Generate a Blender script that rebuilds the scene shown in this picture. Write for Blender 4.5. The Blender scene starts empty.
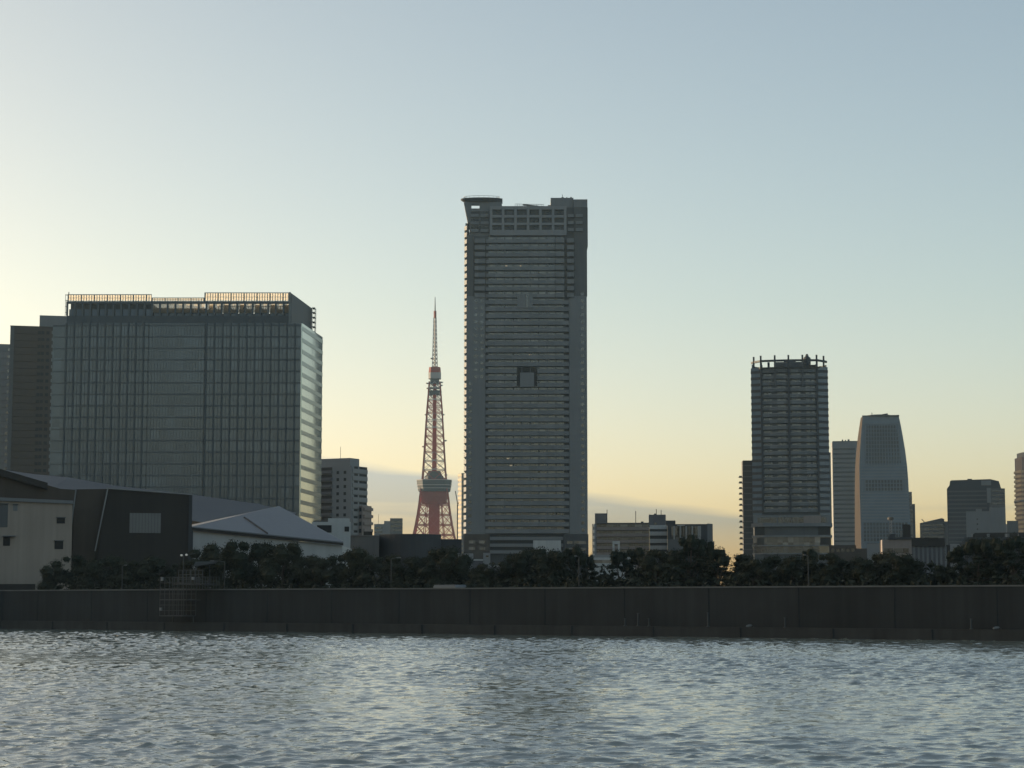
import bpy, math, random
import numpy as np
from math import radians as R, sin, cos, pi, atan, tan
random.seed(7)
S = bpy.context.scene
COL = S.collection

# ------------------------------------------------------------------ camera
FPX = 2000.0
TH = atan(217.0 / FPX)
EYE = 4.0
cam = bpy.data.objects.new('camera', bpy.data.cameras.new('camera'))
COL.objects.link(cam)
cam.location = (0, 0, EYE)
cam.rotation_euler = (R(90) + TH, 0, 0)
cam.data.sensor_width = 36
cam.data.lens = 36 * FPX / 1024
cam.data.clip_start = 1
cam.data.clip_end = 60000
S.camera = cam
GZ = 3.8            # level of the land behind the quay


def P(px, py, Y):
    u = (px - 512) / FPX; v = (384 - py) / FPX
    dy = cos(TH) - v * sin(TH); dz = sin(TH) + v * cos(TH)
    t = Y / dy
    return u * t, Y, EYE + t * dz


def ground_hit(px, py, z=0.0):
    u = (px - 512) / FPX; v = (384 - py) / FPX
    dy = cos(TH) - v * sin(TH); dz = sin(TH) + v * cos(TH)
    t = (z - EYE) / dz
    return u * t, dy * t


# ------------------------------------------------------------------ materials
def new_mat(name):
    m = bpy.data.materials.new(name); m.use_nodes = True
    nt = m.node_tree
    return m, nt, nt.nodes['Principled BSDF']


def mat(name, col, rough=0.85, var=0.18, scale=0.25, metal=0.0, spec=0.3, streak=0.0, emit=None, ior=1.5):
    """weathered surface: base colour with blotches, fine grain and vertical rain streaks"""
    m, nt, b = new_mat(name)
    N = nt.nodes; L = nt.links
    tc = N.new('ShaderNodeTexCoord')
    n1 = N.new('ShaderNodeTexNoise'); n1.inputs['Scale'].default_value = scale; n1.inputs['Detail'].default_value = 5
    L.new(tc.outputs['Object'], n1.inputs['Vector'])
    mp = N.new('ShaderNodeMapping'); mp.inputs['Scale'].default_value = (1.3, 1.3, 0.06)
    L.new(tc.outputs['Object'], mp.inputs['Vector'])
    n2 = N.new('ShaderNodeTexNoise'); n2.inputs['Scale'].default_value = 0.9; n2.inputs['Detail'].default_value = 3
    L.new(mp.outputs['Vector'], n2.inputs['Vector'])
    mx = N.new('ShaderNodeMath'); mx.operation = 'MULTIPLY_ADD'
    L.new(n1.outputs['Fac'], mx.inputs[0]); mx.inputs[1].default_value = 2 * var; mx.inputs[2].default_value = 1 - var
    mx2 = N.new('ShaderNodeMath'); mx2.operation = 'MULTIPLY_ADD'
    L.new(n2.outputs['Fac'], mx2.inputs[0]); mx2.inputs[1].default_value = 2 * streak; mx2.inputs[2].default_value = 1 - streak
    mm = N.new('ShaderNodeMath'); mm.operation = 'MULTIPLY'
    L.new(mx.outputs[0], mm.inputs[0]); L.new(mx2.outputs[0], mm.inputs[1])
    vm = N.new('ShaderNodeVectorMath'); vm.operation = 'SCALE'
    vm.inputs[0].default_value = col; L.new(mm.outputs[0], vm.inputs['Scale'])
    L.new(vm.outputs['Vector'], b.inputs['Base Color'])
    b.inputs['Roughness'].default_value = rough
    b.inputs['Metallic'].default_value = metal
    b.inputs['Specular IOR Level'].default_value = spec
    b.inputs['IOR'].default_value = ior
    if emit:
        b.inputs['Emission Color'].default_value = (*emit[:3], 1); b.inputs['Emission Strength'].default_value = emit[3]
    return m


def glass_mat(name, dark, light, cell=(2.6, 2.6, 3.3), rough=0.12, ior=1.9, off=(0, 0, 0), power=2.5, bump=0.15, metal=0.0):
    """window glass; every pane has its own blind / curtain tone"""
    m, nt, b = new_mat(name)
    N = nt.nodes; L = nt.links
    g = N.new('ShaderNodeNewGeometry')
    ad = N.new('ShaderNodeVectorMath'); ad.operation = 'ADD'; L.new(g.outputs['Position'], ad.inputs[0]); ad.inputs[1].default_value = off
    sn = N.new('ShaderNodeVectorMath'); sn.operation = 'SNAP'; L.new(ad.outputs[0], sn.inputs[0]); sn.inputs[1].default_value = cell
    wn = N.new('ShaderNodeTexWhiteNoise'); L.new(sn.outputs[0], wn.inputs['Vector'])
    pw = N.new('ShaderNodeMath'); pw.operation = 'POWER'; L.new(wn.outputs['Value'], pw.inputs[0]); pw.inputs[1].default_value = power
    mx = N.new('ShaderNodeMix'); mx.data_type = 'RGBA'
    bn = N.new('ShaderNodeTexNoise'); bn.inputs['Scale'].default_value = 1.0; bn.inputs['Detail'].default_value = 3
    bm = N.new('ShaderNodeMapping'); bm.inputs['Scale'].default_value = (.05, .05, .11); L.new(g.outputs['Position'], bm.inputs['Vector']); L.new(bm.outputs[0], bn.inputs['Vector'])
    br = N.new('ShaderNodeMapRange'); br.inputs[1].default_value = .35; br.inputs[2].default_value = .62; br.inputs[3].default_value = .25; L.new(bn.outputs['Fac'], br.inputs[0])
    bx = N.new('ShaderNodeMath'); bx.operation = 'MULTIPLY'; L.new(pw.outputs[0], bx.inputs[0]); L.new(br.outputs[0], bx.inputs[1])
    L.new(bx.outputs[0], mx.inputs[0]); mx.inputs[6].default_value = (*dark, 1); mx.inputs[7].default_value = (*light, 1)
    L.new(mx.outputs[2], b.inputs['Base Color'])
    b.inputs['Roughness'].default_value = rough
    b.inputs['IOR'].default_value = ior
    nb = N.new('ShaderNodeTexNoise'); nb.inputs['Scale'].default_value = 0.12
    bp = N.new('ShaderNodeBump'); bp.inputs['Strength'].default_value = bump; b.inputs['Metallic'].default_value = metal; bp.inputs['Distance'].default_value = 0.4
    L.new(g.outputs['Position'], nb.inputs['Vector']); L.new(nb.outputs['Fac'], bp.inputs['Height']); L.new(bp.outputs[0], b.inputs['Normal'])
    return m


# ------------------------------------------------------------------ mesh builder
class MB:
    def __init__(s): s.v = []; s.f = []

    def box(s, x0, x1, y0, y1, z0, z1):
        if x0 > x1: x0, x1 = x1, x0
        if y0 > y1: y0, y1 = y1, y0
        if z0 > z1: z0, z1 = z1, z0
        n = len(s.v)
        s.v += [(x0, y0, z0), (x1, y0, z0), (x1, y1, z0), (x0, y1, z0), (x0, y0, z1), (x1, y0, z1), (x1, y1, z1), (x0, y1, z1)]
        s.f += [(n, n+3, n+2, n+1), (n+4, n+5, n+6, n+7), (n, n+1, n+5, n+4), (n+1, n+2, n+6, n+5), (n+2, n+3, n+7, n+6), (n+3, n, n+4, n+7)]
        return s

    def prism(s, poly, z0, z1, poly1=None):
        """poly counter-clockwise (x, y); poly1 = top outline"""
        n = len(s.v); k = len(poly); poly1 = poly1 or poly
        s.v += [(x, y, z0) for x, y in poly] + [(x, y, z1) for x, y in poly1]
        s.f += [tuple(range(n + k - 1, n - 1, -1)), tuple(range(n + k, n + 2 * k))]
        s.f += [(n + i, n + (i + 1) % k, n + k + (i + 1) % k, n + k + i) for i in range(k)]
        return s

    def extr(s, poly, y0, y1):
        """outline in x,z pushed through in y; outline counter-clockwise seen from the front"""
        n = len(s.v); k = len(poly)
        s.v += [(x, y0, z) for x, z in poly] + [(x, y1, z) for x, z in poly]
        s.f += [tuple(range(n, n + k)), tuple(range(n + 2 * k - 1, n + k - 1, -1))]
        s.f += [(n + (i + 1) % k, n + i, n + k + i, n + k + (i + 1) % k) for i in range(k)]
        return s

    def bar(s, p, q, r, n=4, r2=None):
        p = np.array(p, float); q = np.array(q, float); d = q - p; ln = np.linalg.norm(d)
        if ln < 1e-6: return s
        d /= ln; a = np.array((0, 0, 1.)) if abs(d[2]) < .9 else np.array((1., 0, 0))
        u = np.cross(d, a); u /= np.linalg.norm(u); w = np.cross(d, u); r2 = r if r2 is None else r2
        b = len(s.v)
        for c, rr in ((p, r), (q, r2)):
            for i in range(n):
                t = 2 * pi * (i + .5) / n
                s.v.append(tuple(c + rr * (cos(t) * u + sin(t) * w)))
        s.f += [(b + i, b + n + i, b + n + (i + 1) % n, b + (i + 1) % n) for i in range(n)]
        s.f += [tuple(range(b, b + n)), tuple(range(b + 2 * n - 1, b + n - 1, -1))]
        return s

    def lathe(s, cx, cy, prof, n=24):
        """prof = [(r, z)] from the bottom up"""
        b = len(s.v); k = len(prof)
        for r, z in prof:
            for i in range(n):
                t = 2 * pi * i / n
                s.v.append((cx + r * cos(t), cy + r * sin(t), z))
        for j in range(k - 1):
            for i in range(n):
                s.f.append((b + j*n + i, b + j*n + (i+1) % n, b + (j+1)*n + (i+1) % n, b + (j+1)*n + i))
        s.f += [tuple(range(b + n - 1, b - 1, -1)), tuple(range(b + (k-1)*n, b + k*n))]
        return s

    def build(s, name, m, parent=None, loc=(0, 0, 0), smooth=False):
        me = bpy.data.meshes.new(name); me.from_pydata(s.v, [], s.f)
        me.materials.append(m)
        if smooth:
            for p in me.polygons: p.use_smooth = True
        me.update()
        o = bpy.data.objects.new(name, me); o.location = loc
        COL.objects.link(o)
        if parent: o.parent = parent
        return o


def tag(o, label=None, cat=None, group=None, kind=None):
    if label: o['label'] = label
    if cat: o['category'] = cat
    if group: o['group'] = group
    if kind: o['kind'] = kind
    return o


def thing(name, label, cat, loc, rz=0.0, group=None):
    o = bpy.data.objects.new(name, None); COL.objects.link(o)
    o.location = loc; o.rotation_euler = (0, 0, rz); o.empty_display_size = 1
    return tag(o, label, cat, group)


def link_copy(src, parent, loc):
    c = src.copy(); COL.objects.link(c); c.parent = parent; c.location = loc
    return c


def repeat(name, mb, m, parent, locs, most=100):
    """one shape at many places of one thing: separate parts, past `most` the rest as one 'stuff' part"""
    if not locs: return
    first = mb.build(name, m, parent, locs[0])
    for l in locs[1:most]: link_copy(first, parent, l)
    if len(locs) > most:
        r = MB()
        for l in locs[most:]:
            n = len(r.v)
            r.v += [(x + l[0], y + l[1], z + l[2]) for x, y, z in mb.v]
            r.f += [tuple(i + n for i in f) for f in mb.f]
        tag(r.build(name, m, parent), kind='stuff')


class Bld:
    """a building whose front stands at distance Y; X(px), Z(py) give its local metres"""
    def __init__(s, name, label, cat, Y, pxc, pyr, group=None, rz=None):
        s.Y = Y; s.pyr = pyr; s.ox = P(pxc, pyr, Y)[0]
        if rz is None: rz = -atan(s.ox / Y)
        s.root = thing(name, label, cat, (s.ox, Y, GZ), rz, group)

    def X(s, px, pyr=None): return P(px, pyr or s.pyr, s.Y)[0] - s.ox
    def Z(s, py): return P(512, py, s.Y)[2] - GZ

    def box(s, name, m, px0, px1, py0, py1, y0, y1):
        return MB().box(s.X(px0), s.X(px1), y0, y1, s.Z(py1) if py1 is not None else 0, s.Z(py0)).build(name, m, s.root)

    def add(s, mb, px0, px1, py0, py1, y0, y1):
        return mb.box(s.X(px0), s.X(px1), y0, y1, s.Z(py1) if py1 is not None else 0, s.Z(py0))
# ------------------------------------------------------------------ sky and sun
SUN_AZ = -57.0        # degrees left of straight ahead
SUN_EL = 4.0
HAZE = 0.00004
w = bpy.data.worlds.new('World'); S.world = w; w.use_nodes = True
nt = w.node_tree; N = nt.nodes; L = nt.links
bg = N['Background']
sky = N.new('ShaderNodeTexSky'); sky.sky_type = 'NISHITA'; sky.sun_disc = False
sky.sun_elevation = R(SUN_EL); sky.sun_rotation = R(SUN_AZ % 360)
sky.altitude = 0; sky.air_density = 0.7; sky.dust_density = 2.0; sky.ozone_density = 0.5
tc = N.new('ShaderNodeTexCoord')
sep = N.new('ShaderNodeSeparateXYZ'); L.new(tc.outputs['Generated'], sep.inputs[0])
# thin banks of cloud low over the horizon
mp = N.new('ShaderNodeMapping'); mp.inputs['Scale'].default_value = (5, 5, 60); L.new(tc.outputs['Generated'], mp.inputs['Vector'])
cn = N.new('ShaderNodeTexNoise'); cn.inputs['Scale'].default_value = 1.0; cn.inputs['Detail'].default_value = 5; cn.inputs['Roughness'].default_value = 0.5
L.new(mp.outputs[0], cn.inputs['Vector'])
ln = N.new('ShaderNodeTexNoise'); ln.inputs['Scale'].default_value = 3.2; ln.inputs['Detail'].default_value = 2
flat = N.new('ShaderNodeCombineXYZ'); L.new(sep.outputs['X'], flat.inputs[0]); L.new(sep.outputs['Y'], flat.inputs[1]); L.new(flat.outputs[0], ln.inputs['Vector'])
def math_node(op, a, b=None, c=None, clamp=False):
    n = N.new('ShaderNodeMath'); n.operation = op; n.use_clamp = clamp
    for i, x in enumerate((a, b, c)):
        if x is None: continue
        if hasattr(x, 'links') or hasattr(x, 'is_output'): L.new(x, n.inputs[i])
        else: n.inputs[i].default_value = x
    return n.outputs[0]
xr = math_node('MAXIMUM', sep.outputs['X'], -0.1)
top = math_node('MULTIPLY_ADD', xr, -0.13, 0.052)                      # the bank sinks towards the right
top = math_node('MULTIPLY_ADD', cn.outputs['Fac'], 0.013, top)
m1 = math_node('MULTIPLY', math_node('SUBTRACT', top, sep.outputs['Z']), 220, clamp=True)
low = math_node('MULTIPLY_ADD', cn.outputs['Fac'], 3.4, -0.65, clamp=True)
mask = math_node('MULTIPLY', math_node('MULTIPLY', m1, low), math_node('MULTIPLY_ADD', sep.outputs['Z'], 45.0, -0.75, clamp=True))
# a single thin streak over the right part of the city
st = math_node('SUBTRACT', 1.0, math_node('MULTIPLY', math_node('ABSOLUTE', math_node('SUBTRACT', sep.outputs['Z'], math_node('MULTIPLY_ADD', ln.outputs['Fac'], 0.006, 0.0425))), 450), clamp=True)
st = math_node('MULTIPLY', st, math_node('MULTIPLY', math_node('SUBTRACT', sep.outputs['X'], 0.12), 5, clamp=True))
mask = math_node('MAXIMUM', mask, math_node('MULTIPLY', st, 0.45))
tint = N.new('ShaderNodeMix'); tint.data_type = 'RGBA'; tint.inputs[6].default_value = (1, 1, 1, 1); tint.inputs[7].default_value = (0.56, 0.66, 0.94, 1)
L.new(mask, tint.inputs[0])
mul = N.new('ShaderNodeMix'); mul.data_type = 'RGBA'; mul.blend_type = 'MULTIPLY'; mul.inputs[0].default_value = 1
L.new(sky.outputs[0], mul.inputs[6]); L.new(tint.outputs[2], mul.inputs[7])
# dusty peach glow in the lowest air, sky a little more even from left to right
wm = math_node('MULTIPLY_ADD', sep.outputs['Z'], -9.0, 1.35, clamp=True)
peach = N.new('ShaderNodeMix'); peach.data_type = 'RGBA'; peach.inputs[6].default_value = (1, 1, 1, 1); peach.inputs[7].default_value = (1.10, 1.02, 1.06, 1)
L.new(wm, peach.inputs[0])
m3 = N.new('ShaderNodeMix'); m3.data_type = 'RGBA'; m3.blend_type = 'MULTIPLY'; m3.inputs[0].default_value = 1
L.new(mul.outputs[2], m3.inputs[6]); L.new(peach.outputs[2], m3.inputs[7])
even = math_node('MINIMUM', math_node('MAXIMUM', math_node('MULTIPLY_ADD', sep.outputs['X'], 0.30, 1.0), 0.91), 1.07)
m4 = N.new('ShaderNodeVectorMath'); m4.operation = 'SCALE'
L.new(m3.outputs[2], m4.inputs[0]); L.new(even, m4.inputs['Scale'])
L.new(m4.outputs[0], bg.inputs['Color'])
bg.inputs['Strength'].default_value = 0.15
sun = bpy.data.lights.new('sun', 'SUN'); sun.energy = 4.2; sun.angle = R(0.5); sun.color = (1.0, 0.83, 0.60)
so = bpy.data.objects.new('sun', sun); COL.objects.link(so)
a, e = R(SUN_AZ), R(SUN_EL)
import mathutils
sdir = mathutils.Vector((sin(a) * cos(e), cos(a) * cos(e), sin(e)))     # towards the sun
so.rotation_euler = sdir.to_track_quat('Z', 'Y').to_euler()
so.location = (-300, 100, 300)
S.view_settings.view_transform = 'Standard'; S.view_settings.look = 'None'
S.view_settings.exposure = 1.02; S.view_settings.gamma = 1.0
S.cycles.use_denoising = True
S.cycles.max_bounces = 6

# ------------------------------------------------------------------ evening haze over the harbour
hz = bpy.data.materials.new('haze'); hz.use_nodes = True
hn = hz.node_tree.nodes; hn.clear()
ho = hn.new('ShaderNodeOutputMaterial'); hv = hn.new('ShaderNodeVolumePrincipled')
hv.inputs['Color'].default_value = (0.50, 0.76, 1.0, 1); hv.inputs['Density'].default_value = HAZE; hv.inputs['Anisotropy'].default_value = 0.2
hz.node_tree.links.new(hv.outputs[0], ho.inputs['Volume'])
if HAZE > 0:
    tag(MB().box(-1900, 1900, -120, 3400, -5, 420).build('haze', hz), 'thin pale evening haze over the water and the city', kind='stuff')
S.cycles.volume_bounces = 0
# ------------------------------------------------------------------ water
WR, WA, WB, WI, WL, WE = .05, .0058, .05, 2.8, 1.9, .72
def water():
    m, nt, b = new_mat('water')
    N = nt.nodes; L = nt.links
    b.inputs['Base Color'].default_value = (0.190, 0.212, 0.175, 1)
    b.inputs['Roughness'].default_value = WR
    b.inputs['IOR'].default_value = WI
    g = N.new('ShaderNodeNewGeometry')
    mp = N.new('ShaderNodeMapping'); mp.inputs['Scale'].default_value = (1.6, 2.6, 1); mp.inputs['Rotation'].default_value = (0, 0, R(12))
    L.new(g.outputs['Position'], mp.inputs['Vector'])
    n1 = N.new('ShaderNodeTexNoise'); n1.inputs['Scale'].default_value = 1.0; n1.inputs['Detail'].default_value = 4; n1.inputs['Roughness'].default_value = 0.6
    L.new(mp.outputs[0], n1.inputs['Vector'])
    # patches of wind: rougher and calmer water
    mq = N.new('ShaderNodeMapping'); mq.inputs['Scale'].default_value = (0.010, 0.045, 1)
    L.new(g.outputs['Position'], mq.inputs['Vector'])
    n2 = N.new('ShaderNodeTexNoise'); n2.inputs['Scale'].default_value = 1.0; n2.inputs['Detail'].default_value = 3
    L.new(mq.outputs[0], n2.inputs['Vector'])
    cr = N.new('ShaderNodeMapRange'); cr.inputs[1].default_value = .38; cr.inputs[2].default_value = .62; cr.inputs[3].default_value = .25; cr.inputs[4].default_value = 1.0
    L.new(n2.outputs['Fac'], cr.inputs[0])
    bp = N.new('ShaderNodeBump'); bp.inputs['Distance'].default_value = WB
    L.new(cr.outputs[0], bp.inputs['Strength'])
    L.new(n1.outputs['Fac'], bp.inputs['Height']); L.new(bp.outputs[0], b.inputs['Normal'])
    # waves: rows get wider apart with distance
    rng = np.random.RandomState(3)
    ys = [38.0]
    while ys[-1] < 330: ys.append(ys[-1] + max(0.085, 0.0016 * ys[-1]))
    ys = np.array(ys); nx = 760
    us = np.linspace(-1, 1, nx)
    hw = 9 + ys * 0.33
    X = us[None, :] * hw[:, None]; Y = np.repeat(ys[:, None], nx, 1)
    Z = np.zeros_like(X); DX = np.zeros_like(X); DY = np.zeros_like(X)
    for i in range(110):
        lam = 0.26 * (WL / 0.26) ** rng.rand()
        th = R(250) + rng.normal() * 0.55
        k = 2 * pi / lam; amp = WA * lam ** WE
        kx, ky = k * cos(th), k * sin(th); ph = rng.rand() * 2 * pi
        spacing = np.maximum(0.085, 0.0016 * Y)
        fade = np.clip((lam / spacing - 1.9) / 1.2, 0, 1) * (1 + .5 * np.clip((Y - 110) / 130, 0, 1))
        q = kx * X + ky * Y + ph
        Z += amp * fade * np.cos(q); DX -= amp * fade * cos(th) * np.sin(q) * .9; DY -= amp * fade * sin(th) * np.sin(q) * .9
    gust = 0.75 + 0.35 * np.sin(X * .05 + 1.3 * np.sin(Y * .021)) * np.sin(Y * .06 + .8 * np.sin(X * .033))
    Z *= gust
    V = np.stack([X + DX, Y + DY, Z], -1).reshape(-1, 3)
    ny = len(ys)
    idx = np.arange(ny * nx).reshape(ny, nx)
    F = np.stack([idx[:-1, :-1], idx[:-1, 1:], idx[1:, 1:], idx[1:, :-1]], -1).reshape(-1, 4)
    # calm outskirts of the harbour, out to the horizon on every side
    y0, y1, h0, h1 = ys[0], ys[-1], hw[0], hw[-1]; B = 9000; z = -0.03; n = len(V)
    V = np.concatenate([V, [(-B, -B, z), (B, -B, z), (B, y0, z), (-B, y0, z), (-h0, y0, z), (-h1, y1, z), (-B, y1, z), (h0, y0, z), (B, y1, z), (h1, y1, z)]])
    F = np.concatenate([F, np.array([(0, 1, 2, 3), (3, 4, 5, 6), (7, 2, 8, 9)]) + n])
    me = bpy.data.meshes.new('water')
    me.vertices.add(len(V)); me.vertices.foreach_set('co', V.astype(np.float32).ravel())
    me.loops.add(len(F) * 4); me.loops.foreach_set('vertex_index', F.astype(np.int32).ravel())
    me.polygons.add(len(F)); me.polygons.foreach_set('loop_start', np.arange(0, len(F) * 4, 4, dtype=np.int32)); me.polygons.foreach_set('loop_total', np.full(len(F), 4, dtype=np.int32))
    me.polygons.foreach_set('use_smooth', np.ones(len(F), dtype=bool))
    me.update(calc_edges=True)
    me.materials.append(m)
    o = bpy.data.objects.new('water', me); COL.objects.link(o)
    return tag(o, kind='structure')
water()

# ------------------------------------------------------------------ quay and land
M = {}
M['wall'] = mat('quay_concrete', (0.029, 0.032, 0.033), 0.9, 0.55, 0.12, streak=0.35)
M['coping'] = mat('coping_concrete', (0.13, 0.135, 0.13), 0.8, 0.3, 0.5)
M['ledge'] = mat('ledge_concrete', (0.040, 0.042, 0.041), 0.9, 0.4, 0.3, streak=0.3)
M['land'] = mat('land_asphalt', (0.05, 0.05, 0.048), 0.95, 0.3, 0.02)
q0 = ground_hit(0, 628.8); q2 = ground_hit(1024, 641.6)
q1 = (q0[0] + (q2[0] - q0[0]) * .5 + 1.5, q0[1] + (q2[1] - q0[1]) * .5 + 1.5)
def ext(a, b, k): return (b[0] + (b[0] - a[0]) * k, b[1] + (b[1] - a[1]) * k)
q3 = ext(q1, q2, 6.0); qm = (q0[0] - 420, q0[1] + 50)  # left bank past the frame bent nearer, shaped to help block the low sun
LINE = [qm, q0, q1, q2, q3]
def quay_y(x, off=0.0):
    for (xa, ya), (xb, yb) in zip(LINE, LINE[1:]):
        if xa <= x <= xb: return ya + (yb - ya) * (x - xa) / (xb - xa) + off
    return LINE[-1][1] + off
def band(name, m, y0, y1, z0, z1, parent=None):
    n = len(LINE); mb = MB()
    poly = [(x, y + y0) for x, y in LINE] + [(x, y + y1) for x, y in reversed(LINE)]
    return mb.prism(poly, z0, z1).build(name, m, parent)
WT = 5.45
wallroot = thing('quay_wall', 'long dark concrete flood wall with pale coping rising from the water', 'wall', (0, 0, 0))
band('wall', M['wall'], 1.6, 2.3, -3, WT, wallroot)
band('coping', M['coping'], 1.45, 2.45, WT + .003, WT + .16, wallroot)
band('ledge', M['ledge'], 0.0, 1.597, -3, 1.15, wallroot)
# wall joints: thin pilasters give the wall its bays
jb = MB(); jb.box(-.06, .06, -.03, 0, 1.16, WT - .003)
xs = np.arange(q0[0] - 30, q2[0] + 30, 9.0)
repeat('pilaster', jb, M['wall'], wallroot, [(float(x), quay_y(x, 1.6), 0) for x in xs])
fb = MB(); fb.box(-.08, .08, -.12, 0, -1, 1.1)
repeat('fender', fb, M['wall'], wallroot, [(float(x), quay_y(x, 0.0), 0) for x in xs + 3.0])
lb = MB()
poly = [(x, y + 2.31) for x, y in LINE]
lb.prism(poly + [(LINE[-1][0], 15000), (LINE[0][0], 15000)], 0.5, GZ)
tag(lb.build('land', M['land']), kind='structure')
# ------------------------------------------------------------------ building materials
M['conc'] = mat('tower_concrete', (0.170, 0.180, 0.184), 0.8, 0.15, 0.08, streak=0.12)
M['win_t'] = glass_mat('dark_glass', (0.008, 0.009, 0.010), (0.07, 0.075, 0.08), rough=0.2, ior=1.4)
M['win_b'] = glass_mat('blue_dark_glass', (0.018, 0.026, 0.034), (0.04, 0.052, 0.064), rough=0.2, ior=1.5)
M['gold'] = mat('sunlit_gold', (0.42, 0.35, 0.24), 0.8, 0.1, 0.1)  # gold of the low sun on balconies put into this colour
M['rib'] = mat('blue_grey_rib', (0.125, 0.155, 0.185), 0.5, 0.1, 0.1)
M['conc_g'] = mat('grid_concrete', (0.215, 0.225, 0.23), 0.8, 0.1, 0.08)
M['whw'] = mat('warm_grey_render', (0.29, 0.25, 0.21), 0.85, 0.2, 0.12, streak=0.2)
M['win_d'] = mat('dark_window', (0.02, 0.021, 0.022), 0.5, 0.1, 0.3, spec=.2)
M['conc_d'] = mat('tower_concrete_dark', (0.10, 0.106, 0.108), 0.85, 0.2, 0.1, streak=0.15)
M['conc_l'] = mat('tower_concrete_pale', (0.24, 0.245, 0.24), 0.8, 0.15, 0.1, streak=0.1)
M['beige'] = mat('beige_tile', (0.245, 0.208, 0.185), 0.8, 0.15, 0.15, streak=0.15)
M['white'] = mat('white_paint', (0.42, 0.43, 0.42), 0.6, 0.12, 0.2, streak=0.15)
M['brown'] = mat('brown_tile', (0.075, 0.062, 0.050), 0.8, 0.25, 0.15, streak=0.15)
M['black'] = mat('dark_cladding', (0.036, 0.032, 0.028), 0.75, 0.3, 0.1, streak=0.2)
M['charcoal'] = mat('charcoal_cladding', (0.050, 0.053, 0.057), 0.7, 0.25, 0.1, streak=0.2)
M['metal'] = mat('grey_metal', (0.16, 0.165, 0.165), 0.45, 0.15, 0.4, metal=0.4)
M['roof'] = mat('grey_roof_sheet', (0.085, 0.089, 0.094), 0.55, 0.18, 0.06, streak=0.1)
M['roof_l'] = mat('pale_roof_sheet', (0.18, 0.188, 0.198), 0.5, 0.12, 0.06, streak=0.1)
M['grey'] = mat('grey_render', (0.125, 0.125, 0.130), 0.85, 0.2, 0.12, streak=0.15)
M['win'] = glass_mat('window_glass', (0.018, 0.021, 0.023), (0.16, 0.17, 0.17))
M['winb'] = glass_mat('window_glass_blinds', (0.03, 0.034, 0.036), (0.30, 0.30, 0.28), power=1.6)
M['curtain'] = glass_mat('curtain_wall_glass', (0.058, 0.086, 0.104), (0.118, 0.162, 0.190), cell=(2.31, 30, 3.5), rough=0.10, ior=1.7, power=1.4, bump=.05, off=(0, 12, 0))
M['curtain_b'] = glass_mat('pale_curtain_wall_glass', (0.085, 0.125, 0.165), (0.115, 0.160, 0.205), cell=(3.2, 3.2, 4.0), rough=0.2, ior=1.5, power=1)
M['mirror'] = glass_mat('reflective_glass', (0.50, 0.56, 0.52), (0.56, 0.62, 0.57), cell=(40, 2.2, 3.5), rough=0.05, ior=2.0, bump=0.03, metal=0.75)
M['mirror_d'] = mat('reflective_spandrel', (0.40, 0.46, 0.44), 0.2, 0.05, 0.1, metal=0.7)
M['spandrel'] = mat('spandrel_panel', (0.078, 0.098, 0.108), 0.35, 0.15, 0.15)
M['mull'] = mat('mullion_metal', (0.062, 0.080, 0.090), 0.5, 0.1, 0.3)
M['fin'] = mat('pale_fin_metal', (0.16, 0.18, 0.18), 0.5, 0.1, 0.3)
M['red'] = mat('tower_red_paint', (0.34, 0.060, 0.035), 0.6, 0.15, 0.1)
M['towerw'] = mat('tower_white_paint', (0.40, 0.36, 0.33), 0.6, 0.1, 0.1)
M['deck'] = mat('deck_grey_green', (0.06, 0.072, 0.07), 0.5, 0.15, 0.1)
M['lamp'] = mat('lamp_lens', (0.8, 0.8, 0.75), 0.4, 0.0, 1.0, emit=(1, 0.97, 0.85, 0.16))

# ================================================================== 1. tall apartment tower
b = Bld('apartment_tower', 'tallest tower, slim dark grey high-rise with a disc-shaped rooftop canopy at one corner', 'tower', 940, 526, 300)
X, Z = b.X, b.Z
FL = Z(493) - Z(500)          # one storey
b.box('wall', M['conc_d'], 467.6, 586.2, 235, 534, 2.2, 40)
# solid end piers
b.box('end_pier', M['conc'], 466.5, 485.3, 296, 534, 0, 2.197); b.box('end_pier', M['conc'], 569.0, 586.8, 296, 534, 0, 2.197)
b.box('end_pier', M['conc_d'], 466.8, 473.5, 235, 296, 0.4, 2.196); b.box('end_pier', M['conc_d'], 574.5, 587.3, 207, 296, 1.2, 2.19)
M['panel'] = glass_mat('balcony_panel', (0.150, 0.160, 0.166), (0.205, 0.215, 0.220), cell=(4.0, 30, FL), rough=.8, ior=1.3, power=1.0, bump=0, off=(0, 12, -(GZ + Z(534) + .29)))
M['litwin'] = mat('lit_room', (.5, .45, .35), .5, 0, 1, emit=(1, .78, .5, .10))
# storeys: long balconies
bal_long = MB(); w0, w1 = X(485.6), X(568.7)
bal_long.box(w0, w1, -0.35, -0.1, 0, FL * .60).box(w0, w1, -0.1, 2.19, 0, .2)
bal_half = MB(); wl = X(516.5)
bal_half.box(w0, wl, -0.35, -0.1, 0, FL * .60).box(w0, wl, -0.1, 2.19, 0, .2)
bal_r = MB(); wr = X(537.5)
bal_r.box(wr, w1, -0.35, -0.1, 0, FL * .60).box(wr, w1, -0.1, 2.19, 0, .2)
long_l, half_l, r_l, top_l = [], [], [], []
z = Z(534) + .3; k = 0; floors = []
while z < Z(236):
    floors.append(z); py = 534 - k * 7.0
    if 366 < py < 388: half_l.append((0, 0, z)); r_l.append((0, 0, z))
    elif py > 297: long_l.append((0, 0, z))
    else: top_l.append((0, 0, z))
    z += FL; k += 1
repeat('balcony', bal_long, M['panel'], b.root, long_l)
repeat('balcony', bal_half, M['panel'], b.root, half_l)
repeat('balcony', bal_r, M['panel'], b.root, r_l)
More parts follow.
